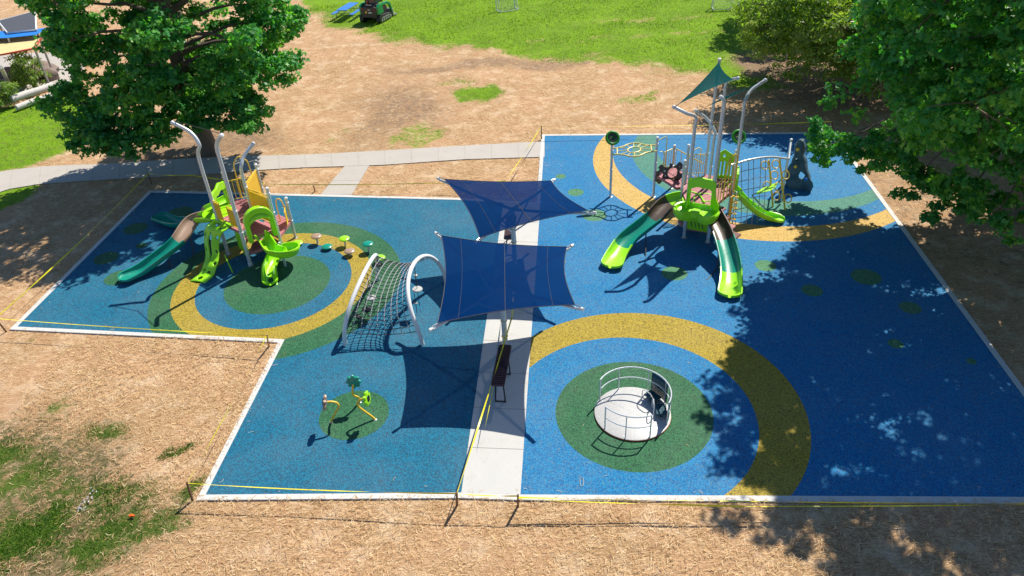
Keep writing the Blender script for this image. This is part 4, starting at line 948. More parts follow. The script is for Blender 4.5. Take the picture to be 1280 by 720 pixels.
def right_structure():
    b_ = V3(6.68, 24.52, 0); c_ = V3(7.48, 24.08, 0); f_ = V3(8.59, 25.3, 0); T2 = V3(7.73, 25.6, 0); T3 = V3(7.90, 26.8, 0); T4 = V3(8.15, 26.35, 0); e_ = V3(6.70, 25.5, 0)
    p1 = V3(6.15, 27.96, 0); p3 = V3(7.04, 28.64, 0); w_ = V3(4.37, 28.18, 0); G4 = V3(8.85, 26.25, 0)
    root = empty('play_structure', (7.6, 25.5, 0), 'right play tower with double slide, teal triangle sail and dark rock wall', 'play structure')
    post(root, b_, [b_+Z*2.5, b_+Z*4.4, b_+Z*4.85, W(858, 141.5, 5.08), W(842, 133.5, 5.28)], .06, clamps=(1.45, 2.5))
    post(root, c_, [c_+Z*2.8, c_+Z*5.0, c_+Z*5.45, W(903.5, 123.5, 5.65), W(900.5, 121, 5.72)], .062, clamps=(1.45, 2.5))
    post(root, f_, [f_+Z*2.8, f_+Z*4.6, f_+Z*5.0, W(939, 113, 5.3), W(957, 100, 5.58)], .06, clamps=(1.45, 2.5))
    post(root, T2, [T2+Z*2, T2+Z*3.4, T2+Z*3.8, W(884, 149, 4.2), W(869.5, 138, 4.58)], .055, clamps=(2.4,))
    post(root, T3, [T3+Z*3, W(899.5, 74, 6.08)], .055, clamps=(2.4,)); post(root, T4, [T4+Z*2.8, T4+Z*4.8, T4+Z*5.2, W(910, 101, 5.45), W(923, 97.5, 5.6)], .055, clamps=(2.4,))
    for p, h in ((e_, 2.75), (p1, 2.65), (p3, 1.95), (w_, 2.35), (G4, 2.7)): post(root, p, [p+Z*h], .052, clamps=(h-.25, h-1.1))
    tri_sail(root, [W(843, 134, 5.30), W(899.5, 75, 6.05), W(920, 99, 5.58)]); tri_sail(root, [W(871, 139, 4.60), W(902, 122, 5.68), W(955, 101, 5.6)], scoop=.2)
    deck(root, [b_, c_, f_, G4, T3, e_+V3(0, .3, 0)], 1.48); 
    deck(root, [e_+V3(.08, 1.15, 0), T3+V3(-.05, .1, 0), p3, p1], 1.05)
    for k, z in enumerate((1.2, .9, .6, .32)):   # steps down between c and f
        a = c_.lerp(f_, .10); q = c_.lerp(f_, .48); o_ = V3(.20, -.18, 0)*(k*.9-.3)
        deck(root, [a+o_, q+o_, q+o_+V3(.2, -.18, 0), a+o_+V3(.2, -.18, 0)], z, 'dark_maroon' if k % 2 else 'maroon_deck', 'step', .05)
    deck(root, [e_+V3(-.1, -.2, 0), b_+V3(.1, .2, 0), c_+V3(-.05, .35, 0), T2+V3(-.25, -.2, 0)], .35, name='low_deck')
    # low drum panel under the deck
    a = b_.lerp(c_, .06)+V3(.06, .12, 0); q = c_.lerp(b_, .06)+V3(.06, .12, 0); y = Z.cross((q-a).normalized())*.03
    dp = MB().prism([a+Z*.35-y, q+Z*.35-y, q+Z*1.38-y, a+Z*1.38-y], y*2).build('drum_panel', 'lime_plastic', root, smooth=False, bevel=.02)
    nn = (-Z.cross((q-a).normalized())); nn = nn if nn.y < 0 else -nn
    MB().lathe(a.lerp(q, .5)+Z*1.0+nn*.035, [(.22, 0), (.22, .02), (.19, .03), (.001, .03)], 24, nn).build('drum', 'slate', dp)
    for k in range(4):
        x = a.lerp(q, .25+.17*k); MB().bar(x+nn*.04+Z*.48, x+(q-a)*-.08+nn*.04+Z*.70, .008, .03).build('drum_slot', 'slate', dp)
    # double slide
    hub = W(876, 247, 1.45)
    s1, cv = slide(root, [b_.lerp(c_, .30)+Z*1.52+V3(.0, .05, 0), W(861, 245, 1.48), W(838, 249.5, 1.30), W(817, 270, .98), W(786, 295, .52), W(772, 314, .30), W(765, 328, .22)], .66, [(.34, 'lime_plastic'), (.50, 'brown_slide'), (.74, 'teal_plastic'), (1, 'lime_plastic')], name='slide', depth=.26)
    leg(s1, W(808, 281, .75), W(807, 322)); leg(s1, W(767, 327, .1), W(768, 336))
    s2, cv = slide(root, [b_.lerp(c_, .68)+Z*1.52+V3(.0, .05, 0), W(881, 247, 1.48), W(889.5, 262, 1.26), W(904, 291, .95), W(913, 325, .52), W(914, 347, .30), W(912.5, 364, .22)], .66, [(.34, 'lime_plastic'), (.52, 'brown_slide'), (.74, 'teal_plastic'), (1, 'lime_plastic')], name='slide', depth=.26)
    leg(s2, W(899, 307, .75), W(897, 334)); MB().tube([W(897, 334, .05), W(884, 350, 0)], .02, 6).build('support_foot', 'dark_metal', s2)
    uu = (c_-b_); vv = V3(uu.y, -uu.x, 0).normalized()
    loc = [(-.12, -.02), (.5, -.02), (1.12, -.02), (1.34, .22), (1.38, .50), (1.22, .80), (.95, .88), (.72, .72), (.5, .62), (.28, .72), (.04, .88), (-.24, .80), (-.40, .50), (-.34, .22)]
    pl_ = [b_+uu*u+vv*v for u, v in loc]; pl_ = catmull(pl_+[pl_[0]], 4)[:-1]; cc_ = b_+uu*.5+vv*.36
    hb = MB(); hb.loft([[cc_+(p-cc_)*f+Z*h for p in pl_] for f, h in ((.55, 1.10), (.90, 1.20), (1.0, 1.34), (1.04, 1.50), (1.0, 1.56), (.93, 1.54), (.86, 1.42), (.70, 1.37), (.35, 1.36))]); hb.build('slide_hub', 'lime_plastic', root)
    dv = MB(); q0 = b_+uu*.5+vv*.18; dv.loft([[q0+uu.normalized()*x*w1+vv*y1+Z*z1 for x in (-1, -.4, .4, 1)]+[q0+uu.normalized()*x*w1*.9+vv*y1+Z*(z1-.2) for x in (1, -1)] for y1, w1, z1 in ((.0, .05, 1.40), (.15, .12, 1.52), (.38, .17, 1.55), (.52, .12, 1.50))]); dv.build('hub_divider', 'lime_plastic', root, bevel=.02)
    hood(root, b_+V3(-.04, -.06, 0), c_+V3(.04, -.06, 0), 1.45, 2.55, wave=-.02, top=.30)
    # side shields of the hood
    for p, s_ in ((b_, -1), (c_, 1)):
        d = V3(.12*s_, -.42, 0); P_ = [p+V3(0, -.06, 0)+Z*1.45, p+d+Z*1.50, p+d*.9+Z*1.72, p+d*.35+Z*1.95, p+V3(0, -.06, 0)+Z*2.35]
        MB().prism(P_, (.05*s_, .01, 0)).build('side_shield', 'lime_plastic', root, smooth=False, bevel=.015)
    # brown activity panel with holes between the low deck and the main tower
    a = p1+V3(.02, -.1, 0)+Z*1.05; q = Vector(tuple(W(854, 214, 1.55))); d = (q-a); L = d.length; d.normalize(); up = Vector((0, -.12, 1)).normalized(); nn = d.cross(up).normalized()
    N_ = 56; H_ = 34; vs = []; fs = []; wid = L; hh = 1.0
    for i in range(N_+1):
        for j in range(H_+1): vs.append(a+d*(wid*i/N_)+up*(hh*(j/H_-.5)))
    for i in range(N_):
        for j in range(H_):
            x = wid*(i+.5)/N_; y_ = hh*((j+.5)/H_-.5); X_ = x/wid*2-1
            edge = .5*hh*(.80+.16*math.cos(X_*9.5)) ; ok = abs(y_) < edge
            for (hx, hy, hr) in [(.62*wid, .0, .23), (.20*wid, -.02, .10), (.95*wid, .02, .10), (.62*wid, .30, .0), (.05*wid, .25, .07), (.38*wid, -.37, .07), (.42*wid, .38, .08)]:
                if math.hypot(x-hx, y_-hy) < hr: ok = False
            if ok: k = i*(H_+1)+j; fs.append((k, k+H_+1, k+H_+2, k+1))
    bp = MB(); bp.add(vs, fs); bpo = bp.build('activity_panel', 'brown_panel', root, solid=.04, soft_=4)
    for (hx, hy, mt) in [(.33, .14, 'white_paint'), (.38, -.1, 'white_paint'), (.08, -.16, 'tan_plastic'), (.88, .06, 'tan_plastic'), (.62, .31, 'white_paint'), (.3, -.24, 'tan_plastic'), (.7, -.29, 'yellow_paint'), (.86, .26, 'tan_plastic')]:
        MB().lathe(a+d*wid*hx+up*hy-nn*.03, [(.035, 0), (.035, .06), (.001, .065)], 10, nn).build('knob', mt, bpo)
    # overhead wheel climber between the far posts
    A_ = w_+Z*2.05; B_ = p1+V3(-.0, .0, 0)+Z*2.20; d = (B_-A_); L = d.length; d.normalize(); y = Z.cross(d).normalized(); wc = MB()
    for s_ in (-1, 1):
        wc.tube(catmull([A_+d*(L*t)+y*s_*h_ for t, h_ in [(0, .30), (.12, .31), (.26, .40), (.38, .58), (.5, .64), (.62, .58), (.74, .40), (.88, .31), (1, .30)]], 6), .034, 9)
    oc = wc.build('overhead_rail', 'pale_yellow_paint', root)
    cc = A_+d*L*.5; MB().torus(cc, .24, .028, n=26, sx=1.25).build('wheel_ring', 'pale_yellow_paint', oc)
    for k in range(12):
        t = 2*math.pi*k/12; v1 = d*math.cos(t)+y*math.sin(t); r1 = 1/math.sqrt((d.x*math.cos(t)/.28)**2+(math.sin(t)/.27)**2); r2 = 1/math.sqrt((math.cos(t)/(.37*L))**2+(math.sin(t)/.62)**2)
        MB().tube([cc+v1*r1, cc+v1*min(r2, .36*L)], .018, 7).build('spoke', 'pale_yellow_paint', oc)
    for t in (.12, .88): MB().tube([A_+d*L*t-y*.31, A_+d*L*t+y*.31], .026, 8).build('crossbar', 'pale_yellow_paint', oc)
    def wheel_top(c, nrm, par, r=.29):
        c = Vector(c); nrm = Vector(nrm).normalized(); o = MB().torus(c, r*.84, r*.20, nrm, n=32, m=10).build('wheel_rim', 'dark_green_plastic' if False else 'green_rim', par)
        MB().lathe(c-nrm*.03, [(.001, 0), (r*.70, .0), (r*.70, .05), (r*.001, .055)], 26, nrm).build('wheel_disc', 'black_plastic', o)
        MB().torus(c+nrm*.02, r*.52, r*.08, nrm, n=20).build('wheel_inner_ring', 'slate', o)
        for k in range(8):
            x = nrm.orthogonal().normalized(); yy = nrm.cross(x); t = k*math.pi/4; MB().tube([c+nrm*.03+(x*math.cos(t)+yy*math.sin(t))*r*.12, c+nrm*.03+(x*math.cos(t)+yy*math.sin(t))*r*.45], .012, 5).build('wheel_spoke', 'dark_green_plastic', o)
        return o
    wheel_top(w_+Z*2.62+V3(.02, .05, 0), (.1, -.8, .6), root); wheel_top(Vector(tuple(W(923.5, 171, 2.6))), (.1, -.8, .6), root)
    MB().tube([G4+Z*2.55, W(924, 176, 2.5)], .02, 7).build('wheel_bracket', 'grey_metal', root)
    # rear handles and yellow barriers
    for q, dx in ((p1+V3(.1, .1, 0), .35), (b_.lerp(T3, .62)+V3(-.15, .9, 0), .4)):
        MB().tube([q+Z*2.50, q+V3(dx*.8, .12, 2.58), q+V3(dx, .14, 2.5), q+V3(dx, .14, 1.2)], .022, 8).build('hand_rail', 'pale_yellow_paint', root)
    MB().tube([p1+V3(.15, .05, 2.0), p1+V3(.3, .06, 2.0), p1+V3(.34, .06, 1.85), p1+V3(.34, .06, 1.1)], .02, 8).build('hand_rail', 'pale_yellow_paint', root)
    rail_panel(root, p1.lerp(p3, .42), p3, 1.12, 1.85, mat='pale_yellow_paint', n=4); rail_panel(root, e_+V3(.45, 1.35, 0), T3, 1.55, 2.35, mat='pale_yellow_paint', n=9); rail_panel(root, p3, T3+V3(.0, .1, 0), 1.12, 1.85, mat='yellow_paint', n=5)
    post(root, e_+V3(.45, 1.35, 0), [e_+V3(.45, 1.35, 2.75)], .05)
    # lime back panel with slots and peaked top
    a = T4+V3(.05, .02, 0); q = G4; d = q-a; y = Z.cross(d.normalized())*.025; N_ = 24; vs = []; fs = []
    prof = lambda t: 2.45+.28*(1-abs(t-.35)/.65)
    for i in range(N_+1):
        t = i/N_
        for j in range(25): vs.append(a+d*t+Z*(1.5+(prof(t)-1.5)*j/24))
    for i in range(N_):
        for j in range(24):
            t = (i+.5)/N_; zz = (j+.5)/24
            if any(abs(t-x) < .045 for x in (.22, .42, .62, .82)) and .12 < zz < .62: continue
            if math.hypot((t-.35)*1.0, (zz-.8)*1.1) < .06: continue
            k = i*25+j; fs.append((k, k+25, k+26, k+1))
    gp = MB(); gp.add(vs, fs); gp.build('slotted_panel', 'lime_plastic', root, solid=.04)
    # yellow arch, bars and the ring ladder on the c-f side
    a = c_.lerp(f_, .42)+V3(.06, -.05, 0); q = c_.lerp(f_, .92)+V3(.06, -.05, 0)
    arch = MB().tube(catmull([a+Z*1.5, a+Z*2.7, a.lerp(q, .15)+Z*3.05, a.lerp(q, .5)+Z*3.2, q.lerp(a, .15)+Z*3.05, q+Z*2.7, q+Z*1.5], 7), .028, 9).build('arch_rail', 'yellow_paint', root)
    for t in (-.55, -.3, .0, .33, .66): x = a.lerp(q, t); MB().tube([x+Z*1.5, x+Z*(2.45 if t <= 0 else 3.1)], .019, 7).build('bar', 'yellow_paint', arch)
    MB().tube([a.lerp(q, -.6)+Z*2.45, a+Z*2.45], .022, 7).build('bar', 'yellow_paint', arch)
    lb = a.lerp(q, .55)+V3(.12, -.12, 0); d = (q-a).normalized(); y = Z.cross(d)
    lad = MB().prism([lb-d*.13+Z*.12, lb+d*.10+Z*.12, lb+d*.10+Z*1.55, lb-d*.13+Z*1.55], y*.03).build('ladder_board', 'yellow_panel', root, smooth=False, bevel=.008)
    for k in range(6): MB().torus(lb+d*.16+Z*(.28+.24*k)-y*.06, .10, .018, (d*.3+Z).normalized(), n=16).build('ladder_ring', 'yellow_paint', lad)
    MB().tube([lb+d*.3+Z*-.05, lb+d*.3+Z*1.6], .03, 8).build('ladder_pole', 'silver_paint', lad)
    # short lime slide on the right
    s4, cv = slide(root, [f_.lerp(G4, .5)+Z*1.5, W(915, 232, 1.46), W(926, 241, 1.22), W(938, 253.5, .80), W(954, 265, .42), W(966, 269.5, .25), W(973, 272, .20)], .42, [(1, 'lime_plastic')], name='short_slide', depth=.20)
    leg(s4, W(965, 272, .12), W(965, 278)); hood(root, f_.lerp(G4, .12)+V3(.12, 0, 0), f_.lerp(G4, .88)+V3(.12, 0, 0), 1.45, 2.1, wave=.0, top=.2, name='short_slide_hood')
    # arched bar with hanging rope grid, ring poles and leaf seat
    P0 = Vector(tuple(W(914, 206, 2.35))); P1 = Vector(tuple(W(986, 198.5, 2.0)))
    cv = catmull([P0, P0.lerp(P1, .33)+Z*.14, P0.lerp(P1, .66)+Z*.16, P1], 8); bar = MB().tube(cv, .04, 10).build('arched_bar', 'silver_paint', root)
    net = MB(); bot = [W(912, 284, .04), W(957, 277, .04)]; 
    def NP(u, v):
        tp = cv[int(u*16)]; return tp.lerp(Vector(tuple(bot[0])).lerp(Vector(tuple(bot[1])), u), v)+V3(0, -.10, 0)*math.sin(math.pi*v)
    for i in range(1, 7): net.tube([NP(i/6.5, k/8) for k in range(9)], .014, 5)
    for j in range(1, 7): net.tube([NP(u/8, j/7) for u in range(9)], .014, 5)
    net.build('rope_grid', 'rope_grey', root)
    rp = []
    for (tx, ty, bx, by) in ((961, 200, 966.5, 258), (974.5, 198, 981.5, 262)):
        pb = Vector(tuple(W(bx, by))); po = MB().tube([pb-Z*.05, W(tx, ty, 2.08)], .036, 9).build('ring_pole', 'yellow_paint', root); rp.append(pb)
        top = Vector(tuple(W(tx, ty, 2.08)))
        for z, s_ in ((.45, 1), (.95, -1), (1.4, 1), (1.85, -1)):
            q = pb.lerp(top, z/2.08); MB().torus(q+V3(.17*s_, .02, 0), .165, .022, (.25, -.8, .5), n=22, m=7).build('ring_step', 'yellow_paint', po)
    a = Vector(tuple(W(945.5, 241.5, .95))); q = Vector(tuple(W(972, 228.5, 1.05))); ls = MB(); d = q-a; y = Z.cross(d.normalized()); secs = []
    for k in range(13):
        t = k/12; hw = .015+.15*math.sin(math.pi*t)**.8; c0 = a+d*t-Z*.05*math.sin(math.pi*t); secs.append([c0-y*hw, c0-y*hw*.5-Z*.05, c0+y*hw*.5-Z*.05, c0+y*hw, c0+y*hw*.5+Z*.0, c0-y*hw*.5+Z*.0])
    ls.loft(secs); lo = ls.build('leaf_seat', 'lime_plastic', root); 
    MB().tube([a, W(940, 244, .9), W(951, 256, .3), W(958, 262, 0)], .022, 7).build('seat_arm', 'dark_metal', lo); MB().tube([q, W(979, 222, 1.2)], .022, 7).build('seat_arm', 'dark_metal', lo)
    # rock wall
    base0 = Vector(tuple(W(981, 232))); base1 = Vector(tuple(W(1014, 238.5))); d = (base1-base0); L = d.length; d.normalize(); y = Z.cross(d); y = y if y.y > 0 else -y
    prof = [(0, 0), (-.03, .3), (.03, .62), (.05, 1.0), (.12, 1.35), (.10, 1.75), (.16, 2.05), (.27, 2.15), (.38, 2.08), (.44, 1.85), (.45, 1.45), (.58, 1.25), (.66, .98), (.80, .72), (.90, .55), (1.0, .42), (1.04, .15), (1.0, 0)]
    N_ = 30; K_ = 40; 
    def zmax(u):
        zs = [v for v in np.linspace(0, 2.2, 90) if inpoly(u, v)]; return zs
    pl = [(x, z) for x, z in prof]
    us = np.linspace(-.08, 1.08, 47); zs = np.linspace(0, 2.2, 89); U, ZZ = np.meshgrid((us[:-1]+us[1:])/2, (zs[:-1]+zs[1:])/2, indexing='ij')
    ins = pip(U, ZZ, pl); ins &= ~(((U-.56)/.15)**2+((ZZ-.62)/.19)**2 < 1); ins &= ~(((U-.24)/.055)**2+((ZZ-1.28)/.06)**2 < 1)
    vs = []; fs = []
    rn = random.Random(5)
    for i in range(47):
        for j in range(89):
            bul = .05*math.sin(us[i]*11+zs[j]*3)+.04*math.sin(zs[j]*9-us[i]*6)+rn.uniform(-.004, .004); vs.append(base0+d*(us[i]*L)+Z*zs[j]+y*(bul+.10*(zs[j]/2.2)))
    for i in range(46):
        for j in range(88):
            if ins[i, j]: k = i*89+j; fs.append((k, k+89, k+90, k+1))
    rw = MB(); rw.add(vs, fs); ro = rw.build('rock_wall', 'rock_plastic', root, solid=.26, soft_=10)
    for u, z in ((.26, 1.78), (.30, 1.02), (.75, .55)):
        MB().lathe(base0+d*(u*L)+Z*z-y*.17, [(.075, .0), (.07, .04), (.035, .07), (.001, .075)], 9, -y+Z*.3).build('hand_hold', 'yellow_paint' if u != .75 else 'pool_blue', ro)
    pb = base0+V3(-.03, .1, 0); post(root, pb, [pb+Z*2.05], .05); MB().tube([P1, pb+Z*1.95], .035, 8).build('bar_bracket', 'silver_paint', bar)
    MB().tube([P1-V3(.02, 0, .03), V3(P1.x+.02, P1.y+.05, .1)], .035, 8).build('bar_leg', 'silver_paint', bar)
simple('brown_slide', (.085, .06, .045), .3, grime=.05)
simple('green_rim', (.02, .22, .012), .35)
right_structure()
# ================================================================== STAKES AND TAPE
ST = [(333.5, 419.5, 336, 432, 'wood_stake'), (234, 604, 240.5, 624.5, 'wood_dark'), (571, 617, 571, 631, 'wood_dark'), (647.5, 620, 647.5, 631, 'wood_dark'), (-6, 398, 7.5, 414, 'wood_dark'), (676.5, 158, 677, 174, 'wood_dark'), (185, 217, 189, 229, 'wood_dark'), (1040, 152, 1043, 166, 'wood_dark'), (1395, 612, 1400, 630, 'wood_dark'), (392, 233, 393.5, 238, 'wood_dark')]
STL = ['wooden stake at the inner corner of the notch', 'thin wooden stake at the lower left corner of the rubber', 'wooden stake at the front left corner of the concrete path', 'wooden stake at the front right corner of the concrete path', 'wooden stake at the far left kerb corner, at the photo edge', 'thin stake at the rear left corner of the right rubber area', 'stake under the left tree shadow beside the sidewalk', 'stake under the right tree at the rear kerb corner', 'stake beyond the right frame edge', 'tiny stake standing in straw behind the left rubber area']
TOP = []
for i, (tx, ty, bx, by, mt) in enumerate(ST):
    z = .62 if i not in (9,) else .3; b0 = W(bx, by); t0 = W(tx, ty, z); TOP.append(Vector(tuple(t0)))
    b0 = Vector(tuple(b0)); tp = Vector(tuple(t0))
    if (tp-b0).xy.length > .5: tp = b0+(tp-b0)*1.0
    if i == 8: continue
    b = MB(); b.bar(b0-Z*.05, tp+Z*.04, .045, .045); b.build('stake', mt, None, at=b0, smooth=False, label=STL[i], cat='stake', group='wooden stakes holding the tape')
def tape(label, pts, wd=.045, sag=.10, tw=.2, n=30, seed=0):
    r = random.Random(seed); b = MB(); vs = []; P_ = [Vector(tuple(p)) for p in pts]; k0 = 0
    for s in range(len(P_)-1):
        a, q = P_[s], P_[s+1]; d = (q-a).normalized(); y = Z.cross(d).normalized(); ph = r.uniform(0, 6.28)
        for k in range(n+1):
            t = k/n; p = a.lerp(q, t)-Z*sag*4*t*(1-t); an = ph+tw*2*math.pi*t+.7*math.sin(7*t+ph); dirn = (Z*math.cos(an)+y*math.sin(an)); w_ = wd*(.55+.45*abs(math.cos(an*.5+1)))
            p.z = max(p.z, .03); vs += [p+dirn*w_/2, p-dirn*w_/2]
    N_ = len(vs)//2; b.add(vs, [(2*i, 2*i+1, 2*i+3, 2*i+2) for i in range(N_-1)])
    return b.build('barrier_tape', 'tape_yellow', None, at=P_[0], label=label, cat='tape', group='yellow tape strung round the playground')
tape('yellow tape from the far left corner to the notch stake', [TOP[4], TOP[0]], seed=1, sag=.05)
tape('yellow tape running down the notch edge to the lower left stake', [TOP[0], TOP[1]], seed=2, sag=.06)
tape('yellow tape along the front kerb up to the concrete path', [TOP[1], TOP[2]], seed=3, sag=.07)
tape('short yellow tape across the front end of the path', [TOP[2], TOP[3]], seed=4, sag=.03)
tape('yellow tape rising from the path stake over the bench to the sail post', [TOP[2], W(640, 396, 1.15), W(645, 300, .9)], seed=5, sag=.06)
tape('second thin tape beside the bench, running to the sail post', [W(605, 540, .5), W(632.5, 405, 1.0)], seed=15, sag=.05, wd=.035)
tape('yellow tape along the front right kerb in the tree shade', [TOP[3]-Z*.05, W(900, 626, .5), W(1290, 629, .5), TOP[8]], seed=6, sag=.03)
tape('lower yellow tape strand nearest the bottom right straw', [TOP[3]-Z*.12, W(930, 633, .3), W(1300, 630.5, .45)], seed=7, sag=.02)
tape('yellow tape in the straw behind the rear kerb on the right', [TOP[5], TOP[7]], seed=8, sag=.08)
tape('yellow tape slanting from the rear stake to behind the rear sail', [TOP[5], W(632, 226, .6)], seed=9, sag=.05)
tape('yellow tape along the left kerb in the tree shadow', [TOP[4], TOP[6]], seed=10, sag=.12)
tape('yellow tape behind the left play tower near the sidewalk', [TOP[6], W(240, 219, .5), W(330, 230, .4), W(540, 229, .4), W(632, 226, .6)], seed=11, sag=.05)
# ================================================================== FAR LAWN: loader, picnic table, goals
def loader():
    rb0 = Vector(tuple(W(456, 27.5))); rb1 = Vector(tuple(W(474, 29.5))); fr = Vector(tuple(W(491, 20)))
    fwd = (fr-rb1); fwd.z = 0; fwd.normalize(); lf = Z.cross(fwd); L = 2.5; wdt = 1.45
    org = rb1+lf*(wdt/2); R = Matrix((fwd, lf, Z)).transposed()
    root = empty('track_loader', org+fwd*1.2, 'green and black compact track loader with dark rear door parked on lawn', 'loader')
    def T(x, y, z): return org+fwd*x+lf*y+Z*z
    # body side outline extruded across
    b = MB(); out = [(.05, .35), (.0, .55), (.0, 1.12), (.12, 1.22), (.85, 1.24), (1.0, 1.12), (1.75, .95), (1.95, .80), (1.95, .35)]
    b.prism([T(x, -.42, z) for x, z in out], lf*.84); b.build('body', 'dark_machine', root, smooth=False, bevel=.03)
    MB().prism([T(-.05, -.62, z) for z in (.38,)]+[T(-.05, .62, .38), T(-.07, .66, 1.0), T(-.04, .58, 1.14), T(-.04, -.58, 1.14), T(-.07, -.66, 1.0)], fwd*.14).build('rear_door', 'dark_machine', root, smooth=False, bevel=.03)
    rd = bpy.data.objects['rear_door']
    MB().lathe(T(-.07, .22, .78), [(.085, -.01), (.085, .015), (.001, .015)], 16, -fwd).build('round_emblem', 'yellow_paint', rd)
    MB().box(T(-.075, -.12, .76), (.02, .30, .09), R=R).box(T(-.075, -.05, .96), (.02, .22, .05), R=R).build('maker_mark', 'white_paint', rd, smooth=False, kind='stuff')
    for s_ in (-1, 1): MB().box(T(-.075, .5*s_, 1.0), (.03, .09, .12), R=R).build('tail_light', 'red_paint', rd, bevel=.01)
    for s_ in (-1, 1):
        y0 = .72*s_
        side = [(.0, .62), (-.02, 1.15), (.18, 1.30), (.55, 1.28), (.70, 1.05), (.78, .62)]
        MB().prism([T(x, y0-.09, z) for x, z in side], lf*.18).build('side_tower', 'green_machine', root, smooth=False, bevel=.03)
        arm = [(.3, 1.16), (.28, 1.34), (1.5, 1.26), (1.9, 1.05), (2.15, .45), (2.02, .38), (1.72, .92), (1.45, 1.08)]
        ao = MB().prism([T(x, y0-.07, z) for x, z in arm], lf*.14).build('lift_arm', 'green_machine', root, smooth=False, bevel=.02)
        MB().tube([T(.5, y0-.08*s_, .75), T(1.25, y0-.08*s_, 1.02)], .04, 8).build('cylinder', 'red_paint', ao)
        tr = [(.08, .0), (-.08, .14), (-.02, .42), (.22, .60), (.55, .55), (1.6, .44), (1.82, .26), (1.72, .04), (1.5, .0)]
        to = MB().prism([T(x, y0-.16, z) for x, z in tr], lf*.32).build('track', 'black_plastic', root, smooth=False, bevel=.03)
        for k in range(5): MB().lathe(T(.25+.32*k, y0+.165*s_, .18), [(.11, -.01), (.11, .02), (.05, .03), (.001, .03)], 12, lf*s_).build('roller', 'steel_worn', to)
        MB().box(T(.85, y0+.17*s_, .34), (1.1, .02, .06), R=R).build('track_frame', 'steel_worn', to, smooth=False)
    cab = MB()
    for x, y in ((.35, -.42), (.35, .42), (1.35, -.42), (1.35, .42)): cab.tube([T(x, y, 1.15), T(x+(.02 if x < 1 else -.12), y, 2.05)], .035, 7)
    cab.box(T(.85, 0, 2.08), (1.15, .95, .07), R=R); co_ = cab.build('cab', 'dark_machine', root, smooth=False)
    MB().prism([T(.36, -.38, 1.24), T(.36, .38, 1.24), T(.37, .38, 2.0), T(.37, -.38, 2.0)], fwd*.015).build('rear_window', 'glass_dark', co_, smooth=False)
    for y in (-.41, .40): MB().prism([T(.42, y, 1.28), T(1.28, y, 1.28), T(1.2, y, 2.0), T(.42, y, 2.0)], lf*.012).build('side_window', 'glass_dark', co_, smooth=False)
    bk = [(2.08, .05), (2.05, .55), (2.15, .60), (2.22, .18), (2.75, .06), (2.78, .02)]
    MB().prism([T(x, -.80, z) for x, z in bk], lf*1.6).build('bucket', 'steel_worn', root, smooth=False, bevel=.01)
    MB().box(T(.2, 0, 1.27), (.3, .5, .05), R=R).build('exhaust_grille', 'grey_metal', root, smooth=False); MB().tube([T(.3, .2, 1.25), T(.3, .2, 1.5)], .035, 8).build('exhaust', 'red_paint', root)
loader()
def picnic():
    a = Vector(tuple(W(429, 11.5, .76))); b_ = Vector(tuple(W(441, 4.5, .76))); c = Vector(tuple(W(434.5, 8, .76))); d = (Vector(tuple(W(443, 2.5, .76)))-Vector(tuple(W(427, 12, .76)))); d.z = 0; d.normalize(); y = Z.cross(d); R = Matrix((d, y, Z)).transposed(); c.z = 0
    root = empty('picnic_table', c, 'blue picnic table with attached benches standing beside the loader', 'picnic table')
    def plank(z, off, w_, L, nm):
        m = MB(); 
        for k in range(5): m.box(c+y*(off+w_*((k+.5)/5-.5))+Z*z, (L, w_/5-.012, .03), R=R)
        for s_ in (-1, 1): m.box(c+y*off+d*s_*(L/2-.03)+Z*(z-.005), (.05, w_, .04), R=R)
        m.build(nm, 'blue_coated', root, smooth=False, bevel=.006)
    plank(.76, 0, .80, 2.3, 'table_top'); plank(.46, .78, .30, 2.3, 'bench_seat'); plank(.46, -.78, .30, 2.3, 'bench_seat')
    for s_ in (-1, 1):
        q = c+d*s_*.75; MB().tube([q+y*.8+Z*0, q+y*.62+Z*.35, q+y*.2+Z*.73, q-y*.2+Z*.73, q-y*.62+Z*.35, q-y*.8], .028, 8).tube([q+y*.82+Z*.43, q-y*.82+Z*.43], .025, 8).build('leg_frame', 'grey_metal', root)
picnic()
def goal(label, c, rz, w_=1.5, h=1.25, dp=.8):
    c = Vector(tuple(c)); R = Matrix.Rotation(rz, 3, 'Z'); root = empty('soccer_goal', c, label, 'soccer goal', 'small white practice goals on the far lawn')
    P = lambda x, y, z: c+R @ Vector((x, y, z))
    MB().tube([P(-w_/2, 0, 0), P(-w_/2, 0, h), P(w_/2, 0, h), P(w_/2, 0, 0)], .05, 8).build('goal_frame', 'white_paint', root)
    MB().tube([P(-w_/2, 0, h), P(-w_/2, dp*.3, h), P(-w_/2, dp, .03), P(w_/2, dp, .03), P(w_/2, dp*.3, h), P(w_/2, 0, h)], .03, 7).tube([P(-w_/2, 0, .03), P(-w_/2, dp, .03)], .03, 7).tube([P(w_/2, 0, .03), P(w_/2, dp, .03)], .03, 7).build('back_frame', 'white_paint', root)
    n = MB()
    for k in range(1, 14): x = -w_/2+w_*k/14; n.tube([P(x, dp*.3, h), P(x, dp, .03)], .006, 4)
    for k in range(1, 12): t = k/12; n.tube([P(-w_/2, dp*(.3+.7*t), h*(1-t)+.03*t), P(w_/2, dp*(.3+.7*t), h*(1-t)+.03*t)], .006, 4)
    n.build('net', 'net_white', root)
goal('small white goal with net at the top middle of the lawn', W(632, 11), math.radians(200))
goal('small white goal with net near the conifer at the lawn top right', W(902, 9), math.radians(175), w_=1.4)
